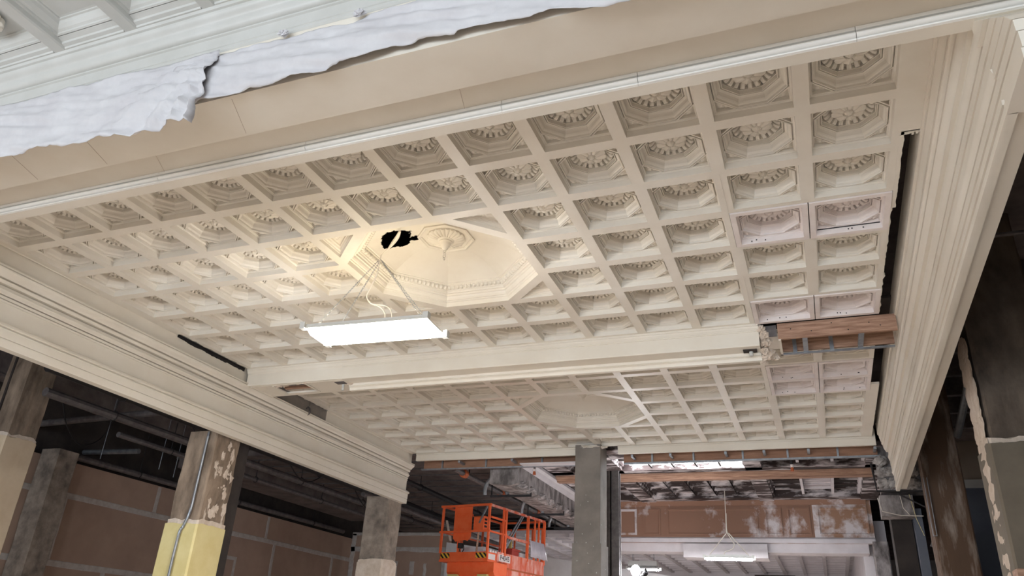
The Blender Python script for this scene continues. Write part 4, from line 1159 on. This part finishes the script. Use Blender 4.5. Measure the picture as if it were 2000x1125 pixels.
for x0, x1 in ((-.52, -.28), (-.18, .30), (.36, .56)):      # rear gate bays
    for x in (x0, x1): rail((x, HL - .02, 3.45), (x, HL - .02, 4.30), .032, 'orange', 'gate_post')
    rail((x0, HL - .02, 4.30), (x1, HL - .02, 4.30), .032, 'orange', 'gate_rail')
# sheet panel and control box on the front
MB().add([(-.32, -HL + .03, TZ - .02), (.14, -HL + .03, TZ - .02), (.14, -HL + .03, 3.82), (.06, -HL + .03, 3.74), (.0, -HL + .03, 3.76), (-.1, -HL + .03, 3.75), (-.25, -HL + .03, 3.73), (-.32, -HL + .03, 3.80)] +
         [(-.32, -HL + .04, TZ - .02), (.14, -HL + .04, TZ - .02), (.14, -HL + .04, 3.82), (.06, -HL + .04, 3.74), (.0, -HL + .04, 3.76), (-.1, -HL + .04, 3.75), (-.25, -HL + .04, 3.73), (-.32, -HL + .04, 3.80)],
         [tuple(range(8))[::-1], tuple(range(8, 16))] + [(i, (i + 1) % 8, 8 + (i + 1) % 8, 8 + i) for i in range(8)]).build('sheet_panel', 'orange', lift)
bx = MB().prism_x([(-HL + .06, 3.95), (-HL + .06, 4.22), (-HL + .09, 4.25), (-HL + .22, 4.25), (-HL + .22, 3.95)], .17, .42).build('control_box', 'orange', lift)
MB().box(.16, .43, -HL + .05, -HL + .24, 4.25, 4.28).build('box_lid', 'rubber', bx)
for z in (4.02, 4.09, 4.16): MB().box(.42, .43, -HL + .10, -HL + .18, z, z + .04).build('switch', 'rubber', bx)
rail((.32, -HL + .05, 4.10), (.50, -HL + .05, TZ - .02), .03, 'steel', 'brace')
MB().tube([(-.12, -HL + .05, 3.70), (-.12, -HL + .05, 3.60)], .06, 10).build('cord_reel', 'rubber', lift, True)
MB().tube(bez([(-.05, -HL + .05, 3.68), (-.03, -HL + .05, 3.58), (-.10, -HL + .05, 3.50), (-.14, -HL + .05, 3.58)], 6), .010, 6).build('hanging_cord', 'rubber', lift, True)
rail((-.18, -HL + .06, 3.50), (-.18, -HL + .06, 3.75), .05, 'orange', 'post')
# scissor stack and chassis to the floor
for k in range(5):
    z0 = .75 + k * .44; z1 = z0 + .44
    for x in (-.38, .38):
        MB().bar((x, -.95, z0), (x, .95, z1), .05, .10).build('scissor_arm', 'orange', lift)
        MB().bar((x + .06, .95, z0), (x + .06, -.95, z1), .05, .10).build('scissor_arm', 'orange', lift)
MB().box(-.55, .55, -1.1, 1.1, .25, .72).build('chassis', 'orange', lift)
for x in (-.55, .55):
    for y in (-.8, .8):
        wh = MB().tube([(x - .06, y, .19), (x + .06, y, .19)], .19, 18).build('wheel', 'rubber', lift, True)
        MB().tube([(x - .07, y, .19), (x + .07, y, .19)], .09, 12).build('hub', 'steel', wh, True)
# cargo standing on the lift
def on_lift(name, mb, m, label, cat, smooth=False, group=None):
    o = mb.build(name, m, None, smooth)
    o.location = LC; o.rotation_euler = (0, 0, TH)
    return tag(o, label, cat, group)
on_lift('foam_box', MB().box(-.50, .10, -.55, -.12, DZ, DZ + .30), 'foam', 'white box on the lift behind the orange sheet', 'box')
on_lift('foam_box', MB().box(.02, .50, .30, 1.0, DZ, DZ + .27), 'foam', 'white box on the lift behind the row of posts', 'box')
on_lift('toolbox', MB().box(.18, .50, -.05, .24, DZ, DZ + .28).box(.16, .52, -.07, .26, DZ + .28, DZ + .32), 'redbox', 'red toolbox on the lift deck', 'toolbox')
on_lift('spirit_level', MB().box(.36, .42, .03, .07, DZ + .30, DZ + .62), 'yellowfoot', 'short yellow level upright in the red toolbox', 'level')
for i, (a, b) in enumerate((((.30, -.42, DZ), (.58, .22, TZ + .03)), ((.36, -.36, DZ), (.58, .26, TZ)), ((.22, -.40, DZ), (.57, -.10, 3.95)))):
    on_lift('metal_strip', MB().bar(a, b, .028, .028), 'steel', ('long grey metal strip leaning up past the top rail of the lift', 'grey metal strip ending at the top rail of the lift', 'short grey metal strip leaning on the dusty mid rail of the lift')[i], 'metal strip', group='strips leaning on the lift rail')
on_lift('pipe_offcut', MB().bar((.15, -HL + .25, DZ), (.30, -HL + .08, 3.92), .04, .03), 'wood', 'dark offcut leaning behind the front mid rail of the lift', 'offcut')
on_lift('loose_lath', MB().bar((-HW - .02, -HL + .35, 3.80), (-HW - .24, -HL + .45, 4.25), .05, .02), 'raw', 'pale lath sticking up past the left rail of the lift', 'lath')
on_lift('loose_lath', MB().bar((-HW + .02, -HL + .5, 3.96), (-HW - .38, -HL + .6, 4.05), .05, .02), 'raw', 'pale lath lying out flat past the left rail of the lift', 'lath')
b = MB(); loops = []
for i in range(13):
    t = i / 12; y = .46 + .66 * t
    loops.append([(HW - .05, y, MZ + .02 + .02 * nz(t * 5, 1)), (HW + .03, y, MZ + .03), (HW + .06, y + .02, MZ - .12), (HW + .04 + .02 * nz(t * 4, 3), y + .06 + .1 * t, MZ - .32 - .03 * nz(t * 6, 2))])
b.rings(loops, cap=False, closed=False)
o = on_lift('plastic_sheet', b, 'film', 'grey plastic sheet draped over the dusty mid rail of the lift', 'plastic sheet', True)
md = o.modifiers.new('thickness', 'SOLIDIFY'); md.thickness = .004
